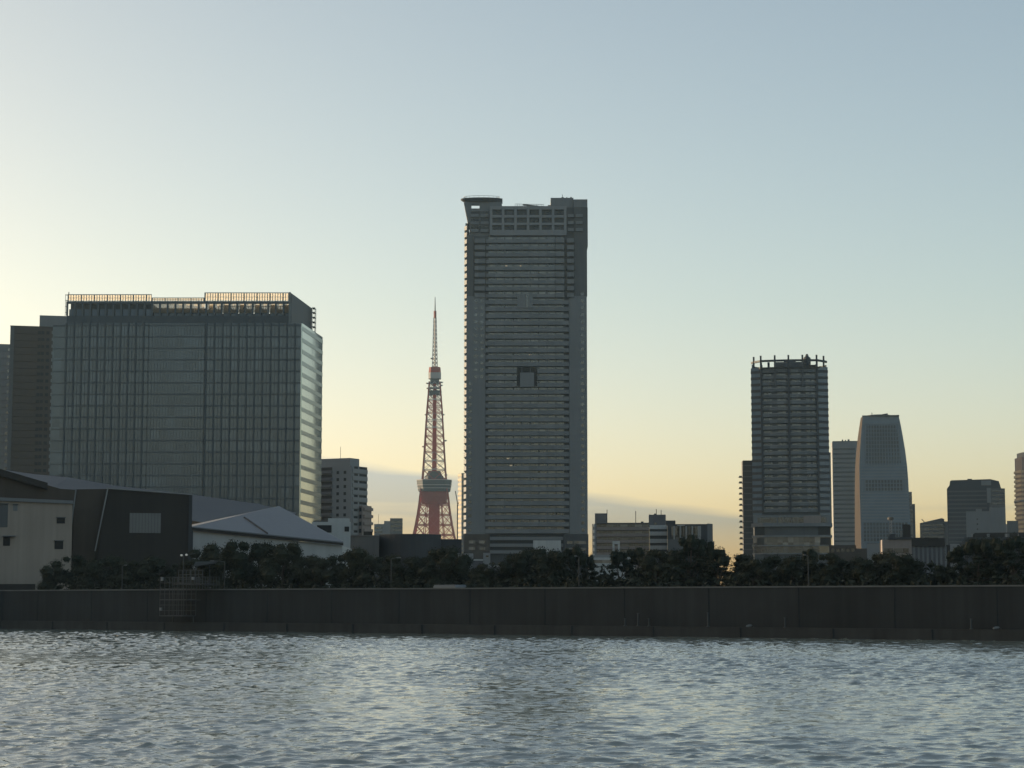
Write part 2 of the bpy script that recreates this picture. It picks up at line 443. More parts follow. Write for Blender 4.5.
bt = MB(); bt.box(X(486), X(555), -0.35, -0.1, 0, FL * .5).box(X(486), X(555), -0.1, 2.19, 0, .2)
repeat('balcony', bt, M['panel'], b.root, top_l)
for (a0, a1, yy) in ((474.5, 485.0, -.6), (555.5, 564.3, -.9), (567.2, 574.0, -.9)):
    bb = MB(); bb.box(X(a0), X(a1), yy, 2.18, 0, FL * .62)
    repeat('balcony', bb, M['panel'], b.root, [(0, 0, z) for (_, _, z) in top_l])
dv = MB(); dv.box(-.2, .2, -.09, 1.9, Z(534), Z(236))
repeat('party_wall', dv, M['conc_d'], b.root, [(X(c), 0, 0) for c in (496.2, 504.8, 521.8, 530.2, 547.2)])
# window bays behind the balconies
wb = MB(); ww = 1.75; wb.box(-ww, ww, 1.95, 2.19, 0.25, FL * .93)
loc = []
for z in floors:
    for c in (492, 500.5, 509, 517.5, 526, 534.5, 543, 551.5, 560):
        loc.append((X(c), 0.0, z))
random.shuffle(loc)
repeat('window', wb, M['winb'], b.root, loc)
for px, py in ((506, 269), (521, 269), (508, 463), (511, 470), (530, 357)):
    zz = min(floors, key=lambda q: abs(q - Z(py + 3)))
    MB().box(-.6, .6, 1.85, 1.948, FL*.64, FL * .82).build('lit_window', M['litwin'], b.root, (X(px), 0, zz))
# small windows in the end piers
ws = MB(); ws.box(-.75, .75, -.06, .0, .9, 2.3)
loc = [(X(c), -0.004, z) for z in floors if z < Z(297) for c in (582.3,)] + [(X(c), -.004, z) for z in floors if z < Z(300) for c in ((476.0, 482.0) if z > Z(385) else (470.3,))]
repeat('window', ws, M['win'], b.root, loc)
# side balconies catching the low sun
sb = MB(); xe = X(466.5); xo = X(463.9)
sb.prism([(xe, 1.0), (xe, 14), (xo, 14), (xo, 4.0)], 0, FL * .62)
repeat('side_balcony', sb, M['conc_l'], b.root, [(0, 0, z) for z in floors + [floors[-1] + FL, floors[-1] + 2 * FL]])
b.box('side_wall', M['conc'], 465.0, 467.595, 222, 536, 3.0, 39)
# sky bridge block and recess in the middle
b.box('sky_lobby', M['black'], 516.8, 537.2, 366.3, 386, 1.7, 2.19)
b.box('sky_lobby_box', M['conc'], 520.0, 534.0, 372.8, 387, -.8, 2.2)
b.box('sky_lobby_box', M['conc'], 517.3, 532.8, 294.5, 308, -.7, 2.2)
gl = MB(); b.add(gl, 526, 528.6, 294.6, 308, -.85, -.7); gl.build('glass_strip', M['win'], b.root)
# upper storeys: concrete grid
g = MB()
for px in (491.0, 503.0, 515.5, 528.1, 540.6, 553.3, 565.4): b.add(g, px - 1.3, px + 1.3, 208, 235, 0, 1.6)
for a0, a1 in ((206, 209.4), (215, 217.5), (222.6, 225.0), (229.8, 235.2)): b.add(g, 489.9, 566.9, a0, a1, .12, 1.5)
g.build('window_grid', M['conc_g'], b.root)
b.box('wall', M['conc_d'], 489.9, 587.0, 207, 234.99, 2.3, 38)
wg = MB(); wg.box(X(504.5) - X(509.2), X(514) - X(509.2), 1.7, 2.295, 0, Z(210) - Z(215))
repeat('window', wg, M['win_t'], b.root, [(X(c), 0, Z(p)) for c in (497, 509.2, 521.8, 534.4, 547, 559.4) for p in (215, 222.6, 229.8)])
# left top corner under the canopy
t = MB()
b.add(t, 469.2, 489.6, 207.4, 235, 2.25, 5); b.add(t, 469.2, 489.6, 209.5, 235, 5, 21); b.add(t, 469.2, 471.0, 203.7, 207.4, 2.25, 5); b.add(t, 479.2, 489.6, 203.7, 207.4, 2.25, 5); b.add(t, 469.2, 501.8, 200.8, 203.7, 2.25, 5)
b.add(t, 489.6, 501.8, 203.7, 206.9, 2.25, 5)
t.build('corner_block', M['conc'], b.root)
cb = MB(); cb.box(X(470.5), X(478.5), .9, 2.24, 0, FL * .45).box(X(480.5), X(488.5), .9, 2.24, 0, FL * .45)
repeat('balcony', cb, M['conc'], b.root, [(0, 0, Z(p)) for p in (216.5, 224, 231.5)])
cw = MB(); cw.box(X(470.5), X(488.5), 2.05, 2.245, FL*.45, FL * .9)
repeat('window', cw, M['win_t'], b.root, [(0, 0, Z(p)) for p in (216.5, 224, 231.5)])
f = MB(); f.extr([(X(463.2), Z(200.8)), (X(467.4), Z(222)), (X(469.15), Z(222)), (X(469.15), Z(200.8))], 2.5, 20)
f.build('flared_wall', M['conc'], b.root)
cn_ = MB(); cx, cy = X(481.2), 4.2
cn_.lathe(cx, cy, [(8.2, Z(200.75)), (9.6, Z(199.2)), (10.1, Z(198.2)), (9.9, Z(197.1)), (7.5, Z(196.8))], 40)
cn_.v = [(x, cy + (y - cy) * .40, z) for x, y, z in cn_.v]
canopy = cn_.build('canopy', M['charcoal'], b.root)
b.box('canopy_wing', M['charcoal'], 484.3, 502.3, 197.5, 200.78, 2.0, 7)
rl = MB()
for i in range(22):
    tt = 2 * pi * i / 22; rl.bar((cx + 8.6 * cos(tt), cy + 3.4 * sin(tt), Z(197.2)), (cx + 8.6 * cos(tt), cy + 3.4 * sin(tt), Z(195.2)), .07)
    t2 = 2 * pi * (i + 1) / 22; rl.bar((cx + 8.6 * cos(tt), cy + 3.4 * sin(tt), Z(195.2)), (cx + 8.6 * cos(t2), cy + 3.4 * sin(t2), Z(195.2)), .10)
rl.build('roof_railing', M['metal'], b.root)
vb = MB(); b.add(vb, 498.2, 499.4, 195.2, 197.5, 8, 9); b.add(vb, 500.3, 501.2, 195.6, 197.5, 8, 9); vb.build('roof_vent', M['conc_d'], b.root)
rr = MB()
for i in range(13):
    px = 515 + i * 2.4; rr.bar((X(px), 4, Z(205.9)), (X(px), 4, Z(202.3)), .09)
rr.bar((X(515), 4, Z(202.3)), (X(543.8), 4, Z(202.9)), .12); rr.bar((X(515), 4, Z(204)), (X(543.8), 4, Z(204.2)), .05)
rr.build('roof_railing', M['metal'], b.root)
cr_ = MB(); cr_.bar((X(523), 6, Z(202.2)), (X(538), 6, Z(204.0)), .45).bar((X(537), 6, Z(206)), (X(537), 6, Z(203)), .6).bar((X(527), 6, Z(206)), (X(527), 6, Z(202.6)), .25)
cr_.build('gondola_crane', M['charcoal'], b.root)
# right roof block
b.box('roof_block', M['conc'], 550.9, 573.9, 197.0, 207.0, 2.0, 24)
b.box('roof_block', M['conc'], 573.95, 587.9, 199.0, 207.0, 1.0, 30)
b.box('roof_step', M['beige'], 548.2, 550.88, 203.4, 206.9, 4, 20)
b.box('wall', M['conc_d'], 587.0, 588.1, 207.05, 246, 1.0, 30)
am = MB(); am.bar((X(563), 10, Z(197)), (X(563), 10, Z(190.4)), .16).bar((X(562), 10, Z(193.6)), (X(564.4), 10, Z(193.3)), .25); am.build('antenna', M['charcoal'], b.root)
am = MB(); am.bar((X(567.5), 8, Z(197)), (X(567.5), 8, Z(194)), .35).bar((X(571.7), 8, Z(197)), (X(571.7), 8, Z(193.8)), .5); am.build('antenna', M['charcoal'], b.root)
rb = MB(); rb.box(X(568.2), X(574), .3, 1.19, 0, FL * .45).box(X(576), X(583), .3, 1.19, 0, FL * .45)
repeat('balcony', rb, M['conc'], b.root, [(0, 0, Z(p)) for p in (217, 224, 231)])
# foot of the tower
b.box('podium', M['brown'], 464.8, 490, 534.2, None, -.2, 36); b.box('podium', M['charcoal'], 562.7, 587.4, 534.2, None, -.6, 36)
b.box('podium', M['charcoal'], 490.05, 562.65, 534.2, None, 2.4, 36)
pb = MB(); pb.box(X(490.1), X(562.6), 0, .4, 0, 1.5).box(X(490.1), X(562.6), .4, 2.39, 0, .2)
repeat('balcony', pb, M['conc'], b.root, [(0, 0, Z(p)) for p in (540, 546.8, 553.5)])
pw = MB(); pw.box(-1.4, 1.4, -.15, 0, 0, 1.4)
repeat('window', pw, M['winb'], b.root, [(X(c), -.202, Z(p)) for c in (472.5, 482.5) for p in (543.5, 550)] + [(X(c), -.602, Z(p)) for c in (569, 576, 582) for p in (544, 551)])
b.box('side_wall', M['conc_l'], 463.2, 464.75, 534.4, None, 2.0, 30)

# billboard in front of the tower's foot
bb_ = Bld('billboard', 'blank pale grey billboard at the foot of the tallest tower', 'billboard', 880, 547, 546)
bb_.box('panel', M['white'], 533.2, 560.9, 540.4, 551.6, -.3, .3)
fr = MB()
for px in (537, 547, 557): bb_.add(fr, px - .4, px + .4, 540.8, None, .31, .8)
fr.build('post', M['metal'], bb_.root)

# ================================================================== 2. glass office block
b = Bld('office_block', 'broad dark glass office block with a see-through golden screen along its roof', 'building', 600, 180, 330, rz=0.0)
X, Z = b.X, b.Z
YB = 32.0
b.box('body', M['mull'], 52.8, 301.2, 325, None, .5, YB - .3)
FH = 3.5
# three fields of curtain wall
def curtain_field(name, a0, a1, y0, m): return b.box(name, m, a0, a1, 323.3, None, y0, .49)
curtain_field('curtain_wall', 66.2, 148.4, 0, M['curtain']); curtain_field('curtain_wall', 148.8, 205.2, .06, M['curtain']); curtain_field('curtain_wall', 205.6, 301.3, 0, M['curtain'])
b.box('curtain_wall', M['curtain'], 52.8, 65.8, 326.5, None, .2, .49)
vm_ = MB(); vm_.box(-.24, .24, -.45, -.003, 0, Z(323.3))
repeat('mullion', vm_, M['mull'], b.root, [(X(66.6 + 7.72 * i), 0, 0) for i in range(11)] + [(X(206.6 + 8.05 * i), 0, 0) for i in range(12)])
vt = MB(); vt.box(-.06, .06, -.12, -.002, 0, Z(323.5))
repeat('thin_mullion', vt, M['spandrel'], b.root, [(X(66.6 + 7.72 * i + 3.86), 0, 0) for i in range(10)] + [(X(206.6 + 8.05 * i + 4), 0, 0) for i in range(11)] + [(X(149.5 + 2.9 * i), .06, 0) for i in range(20)])
sp = MB(); sp.box(X(66.2), X(148.4), -.14, -.004, 0, .5).box(X(205.6), X(301.3), -.14, -.004, 0, .5).box(X(148.8), X(205.2), -.03, .056, 0, .45).box(X(52.8), X(65.8), .12, .196, 0, .3)
repeat('spandrel', sp, M['spandrel'], b.root, [(0, 0, Z(323.3) - .85 - FH * i) for i in range(23)])
# right flank: mirror glass with paler and darker courses
SK = 0.098
def slant(x0, x1, y0, y1, z0, z1, mb):
    return mb.prism([(x0 + SK*y0, y0), (x1 + SK*y0, y0), (x1 + SK*y1, y1), (x0 + SK*y1, y1)], z0, z1)
rf = slant(X(301.35), X(302.3), .2, YB, 0, Z(323.3), MB()); flank = rf.build('side_glazing', M['mirror'], b.root)
sf = slant(X(302.3) + .01, X(302.3) + .10, .3, YB - .1, 0, 1.25, MB())
repeat('side_spandrel', sf, M['mirror_d'], b.root, [(0, 0, Z(323.3) - 2.2 - FH * i) for i in range(23)])
# set-back roof storey and see-through screen
zt, zr = Z(315.2), Z(323.2)
b.box('roof_storey', M['mull'], 66, 290.0, 315.4, 324.9, .6, 30.5)
rs = MB()
zb, zh = Z(315.35), Z(303.2)
for px in [66 + 7.75 * i for i in range(30)]:
    x = X(min(px, 289.5)); rs.box(x - .28, x + .28, .7, 1.2, zb, Z(301))
    if px > 150: rs.box(x - .28, x + .28, 29.6, 30.1, zb, Z(301))
rs.box(X(66), X(290), .65, 1.4, Z(303.3), Z(301.1)).box(X(66), X(290), 29.5, 30.2, Z(303.3), Z(301.1))
rs.build('colonnade', M['spandrel'], b.root)
# plant behind the colonnade fills its left part and lower half
pl = MB(); pl.box(X(68), X(150), 3, 28, zb, Z(302.0)); pl.box(X(152), X(204), 3, 28, zb, Z(306.8)).box(X(207), X(211), 3, 28, zb, Z(303.4)).box(X(222), X(226.5), 3, 28, zb, Z(303.4)).box(X(238), X(242), 3, 28, zb, Z(303.4)).box(X(253.5), X(258), 3, 28, zb, Z(303.4)).box(X(269), X(274), 3, 28, zb, Z(303.4)).box(X(283), X(289.6), 3, 29.4, zb, Z(303.4))
pl.box(X(207), X(289), 3, 28, zb, Z(312.5))
pl.build('plant_room', M['mull'], b.root)
lv = MB()
for px0 in [68 + 7.75 * i for i in range(29)]:
    lv.box(X(px0 - .4), X(px0 + 4.4), 1.5, 1.6, zb, zb + 2.1)
lv.build('roof_glazing', M['curtain_b'], b.root)
# open screen: fine posts and rails on four sides
def translucent(name, c):
    m_, nt_, bs_ = new_mat(name)
    t_ = nt_.nodes.new('ShaderNodeBsdfTranslucent'); t_.inputs['Color'].default_value = (*c, 1)
    mx_ = nt_.nodes.new('ShaderNodeMixShader'); mx_.inputs[0].default_value = .8
    bs_.inputs['Base Color'].default_value = (*c, 1); bs_.inputs['Roughness'].default_value = .4
    nt_.links.new(bs_.outputs[0], mx_.inputs[1]); nt_.links.new(t_.outputs[0], mx_.inputs[2])
    tr_ = nt_.nodes.new('ShaderNodeBsdfTransparent'); m2_ = nt_.nodes.new('ShaderNodeMixShader'); m2_.inputs[0].default_value = .45
    nt_.links.new(mx_.outputs[0], m2_.inputs[1]); nt_.links.new(tr_.outputs[0], m2_.inputs[2])
    nt_.links.new(m2_.outputs[0], nt_.nodes['Material Output'].inputs['Surface'])
    return m_
M['frost'] = translucent('gold_lit_screen_glass', (0.85, 0.76, 0.60))  # golden evening light behind the slats put into the pane tint
M['frost_g'] = translucent('smoked_loggia_glass', (0.50, 0.42, 0.30))
def panes(a0, a1, ptop, pbot, y0):
    p_ = MB(); p_.box(X(a0 + .3), X(a1 - .3), y0 + .08, y0 + .12, Z(pbot) + .3, Z(ptop) - .25); return p_
for a0, a1, pt_ in ((66.8, 150.4, 293.9), (151, 203.0, 297.2), (204, 288.4, 292.1)): panes(a0, a1, pt_, 301.1, .7).build('screen_pane', M['frost'], b.root)
for a0, a1 in ((151.5, 204), (205, 288)): MB().box(X(a0), X(a1), .75, .8, Z(312.4), Z(303.6)).build('loggia_pane', M['frost_g'], b.root)
for a0, a1 in ((211.5, 221.5), (227, 237.5), (242.5, 253), (258.5, 268.5), (274.5, 282.5)): MB().box(X(a0), X(a1), 20, 20.05, Z(312.4), Z(304)).build('loggia_pane', M['frost'], b.root)  # gold-tinted panes stand for sky glowing through the openings
def screen(a0, a1, ptop, pbot, y0, y1, step):
    zt_, zb_ = Z(ptop), Z(pbot)
    n = max(2, int(round((a1 - a0) / step)))
    for back in (0, 1):
        s_ = MB(); yy = y1 - .2 if back else y0; yr = y1 + .01 if back else y0 - .05
        for i in range(n + 1):
            x = X(a0 + (a1 - a0) * i / n); big = .16 if i % 5 == 0 else .07
            s_.box(x - big, x + big, yy, yy + .2, zb_, zt_)
        for zz, hh in ((zt_, .22), (zb_ + (zt_ - zb_) * .5, .08), (zb_ + .2, .16)): s_.box(X(a0), X(a1), yr, yr + .04, zz - hh, zz)
        s_.build('roof_screen', M['fin'], b.root)
screen(66.8, 150.4, 293.9, 301.1, .7, 29.0, 2.6); screen(151, 203.0, 297.2, 301.1, .7, 29.0, 2.6); screen(204, 290.0, 292.1, 301.1, .7, 29.0, 2.6)
ss = slant(X(288.6), X(290.0), 1.6, 33.6, Z(323), Z(292.4), MB()); ss.build('side_screen', M['mull'], b.root)
cs = MB(); x = X(288.6)
for yy in (.2,): cs.box(X(288.4), X(290.2), -.05, .55, Z(323.2), Z(292.1))
cs.build('corner_frame', M['fin'], b.root)
fs = MB(); xs_ = X(293.2)
xa_ = X(290.6) + SK * 33.6; xs_ = xa_ + .95
for yy in (30.0, 33.0): fs.box(xa_, xa_ + .1, yy, yy + .3, Z(323), Z(293)); fs.box(xs_, xs_ + .15, yy, yy + .3, Z(323), Z(293))
for pz in (293.3, 298, 303, 308, 313, 318): fs.box(xa_ + .11, xs_ - .01, 30, 33.3, Z(pz) - .1, Z(pz) + .1)
fs.build('side_fin_frame', M['fin'], b.root)
am = MB(); am.bar((X(66.5), 2, Z(294)), (X(66.5), 2, Z(291)), .15); am.build('antenna', M['charcoal'], b.root)
lf = MB()
for pz in (294.5, 300, 306, 312, 318, 324): lf.box(X(64.2), X(66.4), .8, 1.0, Z(pz) - .1, Z(pz) + .1)
lf.box(X(64.0), X(64.3), .8, 1.0, Z(326), Z(294)); lf.build('side_fin_frame', M['fin'], b.root)

# ================================================================== 3. towers left of the office block
b = Bld('brown_tower', 'dark brown residential tower beside the glass office block', 'tower', 760, 33, 400)
X, Z = b.X, b.Z
b.box('wall', M['brown'], 9.2, 56.5, 327, None, 0, 35)
b.box('corner_strip', M['conc_d'], 9.2, 13.0, 326.4, None, -.3, 0.0)
bl = MB(); bl.box(X(14), X(36), -.35, -.002, 0, 1.2)
repeat('balcony', bl, M['brown'], b.root, [(0, 0, Z(334 + 6.9 * i)) for i in range(24)])
bw = MB(); bw.box(-.7, .7, -.08, -.001, 0, 1.2)
repeat('window', bw, M['conc_g'], b.root, [(X(c), 0, Z(333.4 + 6.9 * i)) for i in range(24) for c in (51.5,)])
bw2 = MB(); bw2.box(-.6, .6, -.06, -.001, 0, 1.2)
repeat('window', bw2, M['win_d'], b.root, [(X(c), 0, Z(334 + 6.9 * i)) for i in range(24) for c in (37.5, 41, 46)])
b.box('roof_block', M['conc'], 37.5, 68, 312.2, 326.97, 8, 28)
b.box('parapet', M['brown'], 9.0, 56.7, 326.2, 326.98, -.2, 1.0)
b = Bld('grey_tower', 'slim blue-grey tower cut off at the left edge of the picture', 'tower', 820, 0, 420)
b.box('wall', M['conc'], -40, 9.8, 344, None, 0, 30)
X, Z = b.X, b.Z
gb = MB(); gb.box(X(-40), X(5.5), -.3, -.002, 0, 1.3)
repeat('balcony', gb, M['conc'], b.root, [(0, 0, Z(351 + 7 * i)) for i in range(19)])
gw = MB(); gw.box(-.7, .7, -.08, -.001, 0, 1.3)
repeat('window', gw, M['winb'], b.root, [(X(7.3), 0, Z(351 + 7 * i)) for i in range(19)])

# ================================================================== 4. grey apartment block right of the office block
b = Bld('apartment_block', 'grey mid-rise apartment block with pale balconies, beside the glass office block', 'building', 800, 351, 490, rz=R(-28))
def ZZ(py): return P(512, py, 800)[2] - GZ
wF = 31.5 * .4 / cos(R(28)) + 4; wR = 14.2 * .4 / sin(R(28))
HB = ZZ(465.6)
MB().box(-wF, 0, 0, wR, 0, HB).build('wall', M['conc_g'], b.root)
MB().box(-wF, -2.6, 3, wR - 2, HB + .003, ZZ(457.2)).build('roof_block', M['conc_g'], b.root)
fh = (ZZ(472) - ZZ(479.1))
bf = MB(); bf.box(-wF, -8.9, -.9, -.003, 0, 1.15)
repeat('balcony', bf, M['grey'], b.root, [(0, 0, HB - 1.7 - 1.15 - fh * i) for i in range(11)])
dk = MB(); dk.box(-wF, -9.0, -.05, -.001, 0, fh - 1.3)  # flat dark sheets stand for the shade behind the balconies
repeat('recess_shade', dk, M['black'], b.root, [(0, 0, HB - 1.6 - fh * i + .05 - .4) for i in range(11)])
sw = MB(); sw.box(-.6, .6, -.05, -.001, 0, 1.2)
repeat('window', sw, M['win_d'], b.root, [(x, 0, HB - 3.2 - fh * i) for i in range(10) for x in (-6.3, -2.9)])
br = MB(); br.box(0.003, .35, .8, wR - .2, 0, 1.7)
repeat('balcony', br, M['conc_l'], b.root, [(0, 0, HB - 1.5 - 1.3 - fh * i) for i in range(11)])
rw = MB(); rw.box(.001, .06, -1.3, 1.3, 0, 1.3)
repeat('window', rw, M['win_d'], b.root, [(0, wR * q, HB - 1.45 - fh * i) for i in range(11) for q in (.3, .62, .85)])
MB().box(.4, 2.0, wR * .45, wR + .3, 0, ZZ(505)).build('lower_wing', M['beige'], b.root)
br = MB(); br.box(2.003, 2.7, wR * .5, wR + .5, 0, 1.2)
repeat('balcony', br, M['beige'], b.root, [(0, 0, ZZ(505) - 2 - fh * i) for i in range(6)])
dw = MB(); dw.box(.6, 1.6, wR * .45 - .06, wR * .45 - .002, 0, 1.6)
repeat('window', dw, M['win_d'], b.root, [(0, 0, ZZ(505) - 2.4 - fh * i) for i in range(6)])
MB().bar((-9, 6, ZZ(457)), (-9, 6, ZZ(445)), .08).build('antenna', M['charcoal'], b.root)

# ================================================================== 5. lattice broadcasting tower
YT = 2300.0
def zt_(py): return P(434.6, py, YT)[2] - GZ
mpx = YT / FPX
root = thing('broadcast_tower', 'red and white lattice broadcasting tower with an observation deck halfway up', 'tower', (P(434.6, 420, YT)[0], YT, GZ), R(0))
prof = [(600, 60), (575, 34), (556, 25.5), (545, 22.3), (535, 19.8), (522, 17.2), (508, 15.0), (492, 13.4), (478, 11.6), (455, 10.1), (430, 8.7), (410, 7.5), (395, 6.3), (380, 5.2)]
def hw_(py):
    for (a, wa), (c, wc) in zip(prof, prof[1:]):
        if c <= py <= a: return (wa + (wc - wa) * (a - py) / (a - c)) * mpx
    return prof[-1][1] * mpx
levels = [600, 575, 556, 545, 535, 525, 515, 505, 496, 480, 470, 461, 452, 444, 436, 428, 420.5, 413, 406.5, 400, 394, 388, 382]
for sx, sy in ((-1, -1), (1, -1), (1, 1), (-1, 1)):
    lg = MB()
    for a, c in zip(levels, levels[1:]):
        lw = 1.15 if a > 500 else .95
        ha, hc = hw_(a), hw_(c)
        lg.bar((sx * ha, sy * ha, zt_(a)), (sx * hc, sy * hc, zt_(c)), lw)
    lg.build('leg', M['red'], root)
mcol = [M['red'] if (p > 470 or 455 > p > 432 or 418 > p > 405) else M['towerw'] for p in levels]
for li, (a, c) in enumerate(zip(levels, levels[1:])):
    br_ = MB(); ha, hc = hw_(a), hw_(c); za, zc = zt_(a), zt_(c)
    thin = .48 if a > 500 else .42
    n = 4 if a > 500 else 2
    for s in (-1, 1):
        for ax in (0, 1):
            def pt(u, h, z): return (u * h, s * h, z) if ax == 0 else (s * h, u * h, z)
            br_.bar(pt(-1, ha, za), pt(1, ha, za), thin * 1.7)
            for i in range(n):
                u0, u1 = -1 + 2 * i / n, -1 + 2 * (i + 1) / n
                br_.bar(pt(u0, ha, za), pt(u1, hc, zc), thin); br_.bar(pt(u1, ha, za), pt(u0, hc, zc), thin)
            if n == 4:
                for u in (-.5, .5): br_.bar(pt(u, ha, za), pt(u, hc, zc), thin * 1.4)
    br_.build('lattice', mcol[li], root)
sh = MB(); sh.box(-5.4 * mpx, 5.4 * mpx, -5, 5, 0, zt_(504)); sh.build('elevator_shaft', M['red'], root)
sh = MB(); sh.prism([(-2.3 * mpx, -2.5), (2.3 * mpx, -2.5), (2.3 * mpx, 2.5), (-2.3 * mpx, 2.5)], zt_(472), zt_(382), [(-1.6 * mpx, -2), (1.6 * mpx, -2), (1.6 * mpx, 2), (-1.6 * mpx, 2)]); sh.build('elevator_shaft', M['red'], root)
def sq(h): return [(-h, -h), (h, -h), (h, h), (-h, h)]
MB().prism(sq(12.3 * mpx), zt_(504), zt_(492), sq(12.4 * mpx)).build('lower_deck_base', M['red'], root)
def octo(h, c=.35): return [(-h, -h + c*h), (-h + c*h, -h), (h - c*h, -h), (h, -h + c*h), (h, h - c*h), (h - c*h, h), (-h + c*h, h), (-h, h - c*h)]
od = MB().prism(octo(15.6 * mpx), zt_(491.5), zt_(485.5), octo(16.6 * mpx)).prism(octo(16.7 * mpx), zt_(485.4), zt_(480.5), octo(17.2 * mpx)).build('observation_deck', M['deck'], root)
MB().prism(octo(16.9 * mpx), zt_(485.9), zt_(485.3), octo(16.95 * mpx)).prism(octo(16.2 * mpx), zt_(489), zt_(488.4), octo(16.3 * mpx)).prism(octo(17.35 * mpx), zt_(481.0), zt_(480.3), octo(17.35 * mpx)).build('deck_rail', M['towerw'], od)
MB().prism(octo(9.5 * mpx), zt_(480.4), zt_(476), octo(8.8 * mpx)).prism(octo(8.0 * mpx), zt_(475.9), zt_(471.5), octo(6.2 * mpx)).build('deck_roof', M['deck'], root)
MB().prism(octo(6.7 * mpx), zt_(395), zt_(391), octo(6.9 * mpx)).prism(octo(5.6 * mpx), zt_(388.5), zt_(387.5)).prism(octo(5.4 * mpx), zt_(384), zt_(383)).build('antenna_platform', M['deck'], root)
MB().prism(octo(6.2 * mpx), zt_(379), zt_(373)).build('upper_deck', M['towerw'], root)
MB().prism(octo(6.1 * mpx), zt_(372.95), zt_(367.5), octo(5.6 * mpx)).build('upper_deck_roof', M['red'], root)
MB().prism(sq(4.4 * mpx), zt_(383), zt_(379.05)).build('upper_core', M['deck'], root)
mast = MB()
mlev = [367 - 4.1 * i for i in range(13)]
for a, c in zip(mlev, mlev[1:]):
    ha = (2.6 - 1.3 * (367 - a) / 50) * mpx; hc = (2.6 - 1.3 * (367 - c) / 50) * mpx
    for sx, sy in ((-1, -1), (1, -1), (1, 1), (-1, 1)):
        mast.bar((sx * ha, sy * ha, zt_(a)), (sx * hc, sy * hc, zt_(c)), .42)
    for s in (-1, 1):
        mast.bar((-ha, s * ha, zt_(a)), (hc, s * hc, zt_(c)), .32); mast.bar((ha, s * ha, zt_(a)), (-hc, s * hc, zt_(c)), .32)
        mast.bar((-ha, s * ha, zt_(a)), (ha, s * ha, zt_(a)), .38)
mast.bar((0, 0, zt_(367)), (0, 0, zt_(318)), .75, 6)
mast.build('antenna_mast', M['towerw'], root)
MB().bar((0, 0, zt_(318)), (0, 0, zt_(311)), 1.5 * mpx, 8).build('antenna_drum', M['red'], root)
MB().bar((0, 0, zt_(311)), (0, 0, zt_(297)), .75, 6, .35).build('antenna', M['charcoal'], root)
dish = MB().lathe(0, 0, [(.3, -.9), (1.7, -.5), (1.8, .5), (1.2, .9)], 10)
repeat('dish_antenna', dish, M['towerw'], root, [(x * mpx, y, zt_(p)) for x, y, p in ((-7.2, -6, 384), (6.9, -6, 383), (-6.8, -6, 389), (6.7, -6, 386), (-8.6, -3, 415), (8.6, -3, 415), (-3, -4, 359), (-11, -4, 447), (11, -4, 441), (11.5, 0, 475))])

# ================================================================== 6. far small blocks around the lattice tower
b = Bld('far_apartment_building', 'small hazy stepped apartment building left of the lattice tower\'s foot', 'building', 1500, 388, 525)
b.box('wall', M['conc'], 374.2, 384, 524, None, 0, 20); b.box('wall', M['conc'], 384.05, 390, 521, None, -.5, 22); b.box('wall', M['conc_d'], 390.05, 402.6, 518.2, None, .5, 24)
X, Z = b.X, b.Z
fw = MB(); fw.box(-1.5, 1.5, -.1, -.001, 0, 1.4)
repeat('window', fw, M['win'], b.root, [(X(c), 0, Z(p)) for c in (376.5, 380.5) for p in (529, 533)] + [(X(c), .5, Z(p)) for c in (393, 396.5, 400) for p in (523, 527, 531)])
MB().bar((X(378.5), 5, Z(524)), (X(378.5), 5, Z(514)), .15).build('antenna', M['charcoal'], b.root)
b = Bld('slender_tower', 'slender pale tower glowing in the sun just left of the tallest tower', 'tower', 1400, 462, 500)
X, Z = b.X, b.Z
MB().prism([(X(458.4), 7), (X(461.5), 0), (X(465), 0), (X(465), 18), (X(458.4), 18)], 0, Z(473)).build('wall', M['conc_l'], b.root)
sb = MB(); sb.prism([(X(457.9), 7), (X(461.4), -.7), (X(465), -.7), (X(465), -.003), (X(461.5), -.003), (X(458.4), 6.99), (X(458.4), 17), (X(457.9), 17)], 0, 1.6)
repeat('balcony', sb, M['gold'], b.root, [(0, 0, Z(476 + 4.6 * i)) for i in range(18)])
b = Bld('construction_crane', 'tiny thin crane jib leaning beside the slender sunlit tower', 'crane', 1350, 456.5, 510)
X, Z = b.X, b.Z
MB().bar((X(457.5), 0, 0), (X(457.5), 0, Z(505)), .5).build('mast', M['charcoal'], b.root)
MB().bar((X(458), 0, Z(506)), (X(455.3), 0, Z(491)), .4).bar((X(457.5), 0, Z(505)), (X(459), 0, Z(502)), .3).build('jib', M['charcoal'], b.root)
M['brown2'] = mat('warm_lit_side', (0.055, 0.044, 0.035), 0.95, .1, .1, spec=.05)  # warm sunlight on the tapering tower's side put into this colour
# ================================================================== 7. wide apartment block behind the trees
b = Bld('long_apartment_block', 'long low apartment block with beige balconies and a taller stair block at its left end', 'building', 720, 640, 530)
X, Z = b.X, b.Z
b.box('wall', M['beige'], 595.3, 649.2, 523.4, None, 1.2, 14)
b.box('stair_block', M['grey'], 595.0, 607.0, 513.2, 523.3, 0, 10)
b.box('end_wall', M['conc'], 595.0, 596.5, 523.4, None, -.6, 1.19)
b.box('parapet', M['conc_d'], 595.0, 649.5, 522.6, 523.38, .8, 13)
fb_ = MB(); fb_.box(X(596.6), X(649.0), -.3, -.05, 0, 1.15).box(X(596.6), X(649.0), -.05, 1.19, 0, .15)
repeat('balcony', fb_, M['beige'], b.root, [(0, 0, Z(530.2 + 6.35 * i)) for i in range(8)])
fd = MB(); fd.box(-.04, .04, -.3, 1.19, 1.16, 2.25)
fw = MB(); fw.box(-1.0, 1.0, 1.1, 1.199, .2, 2.1)
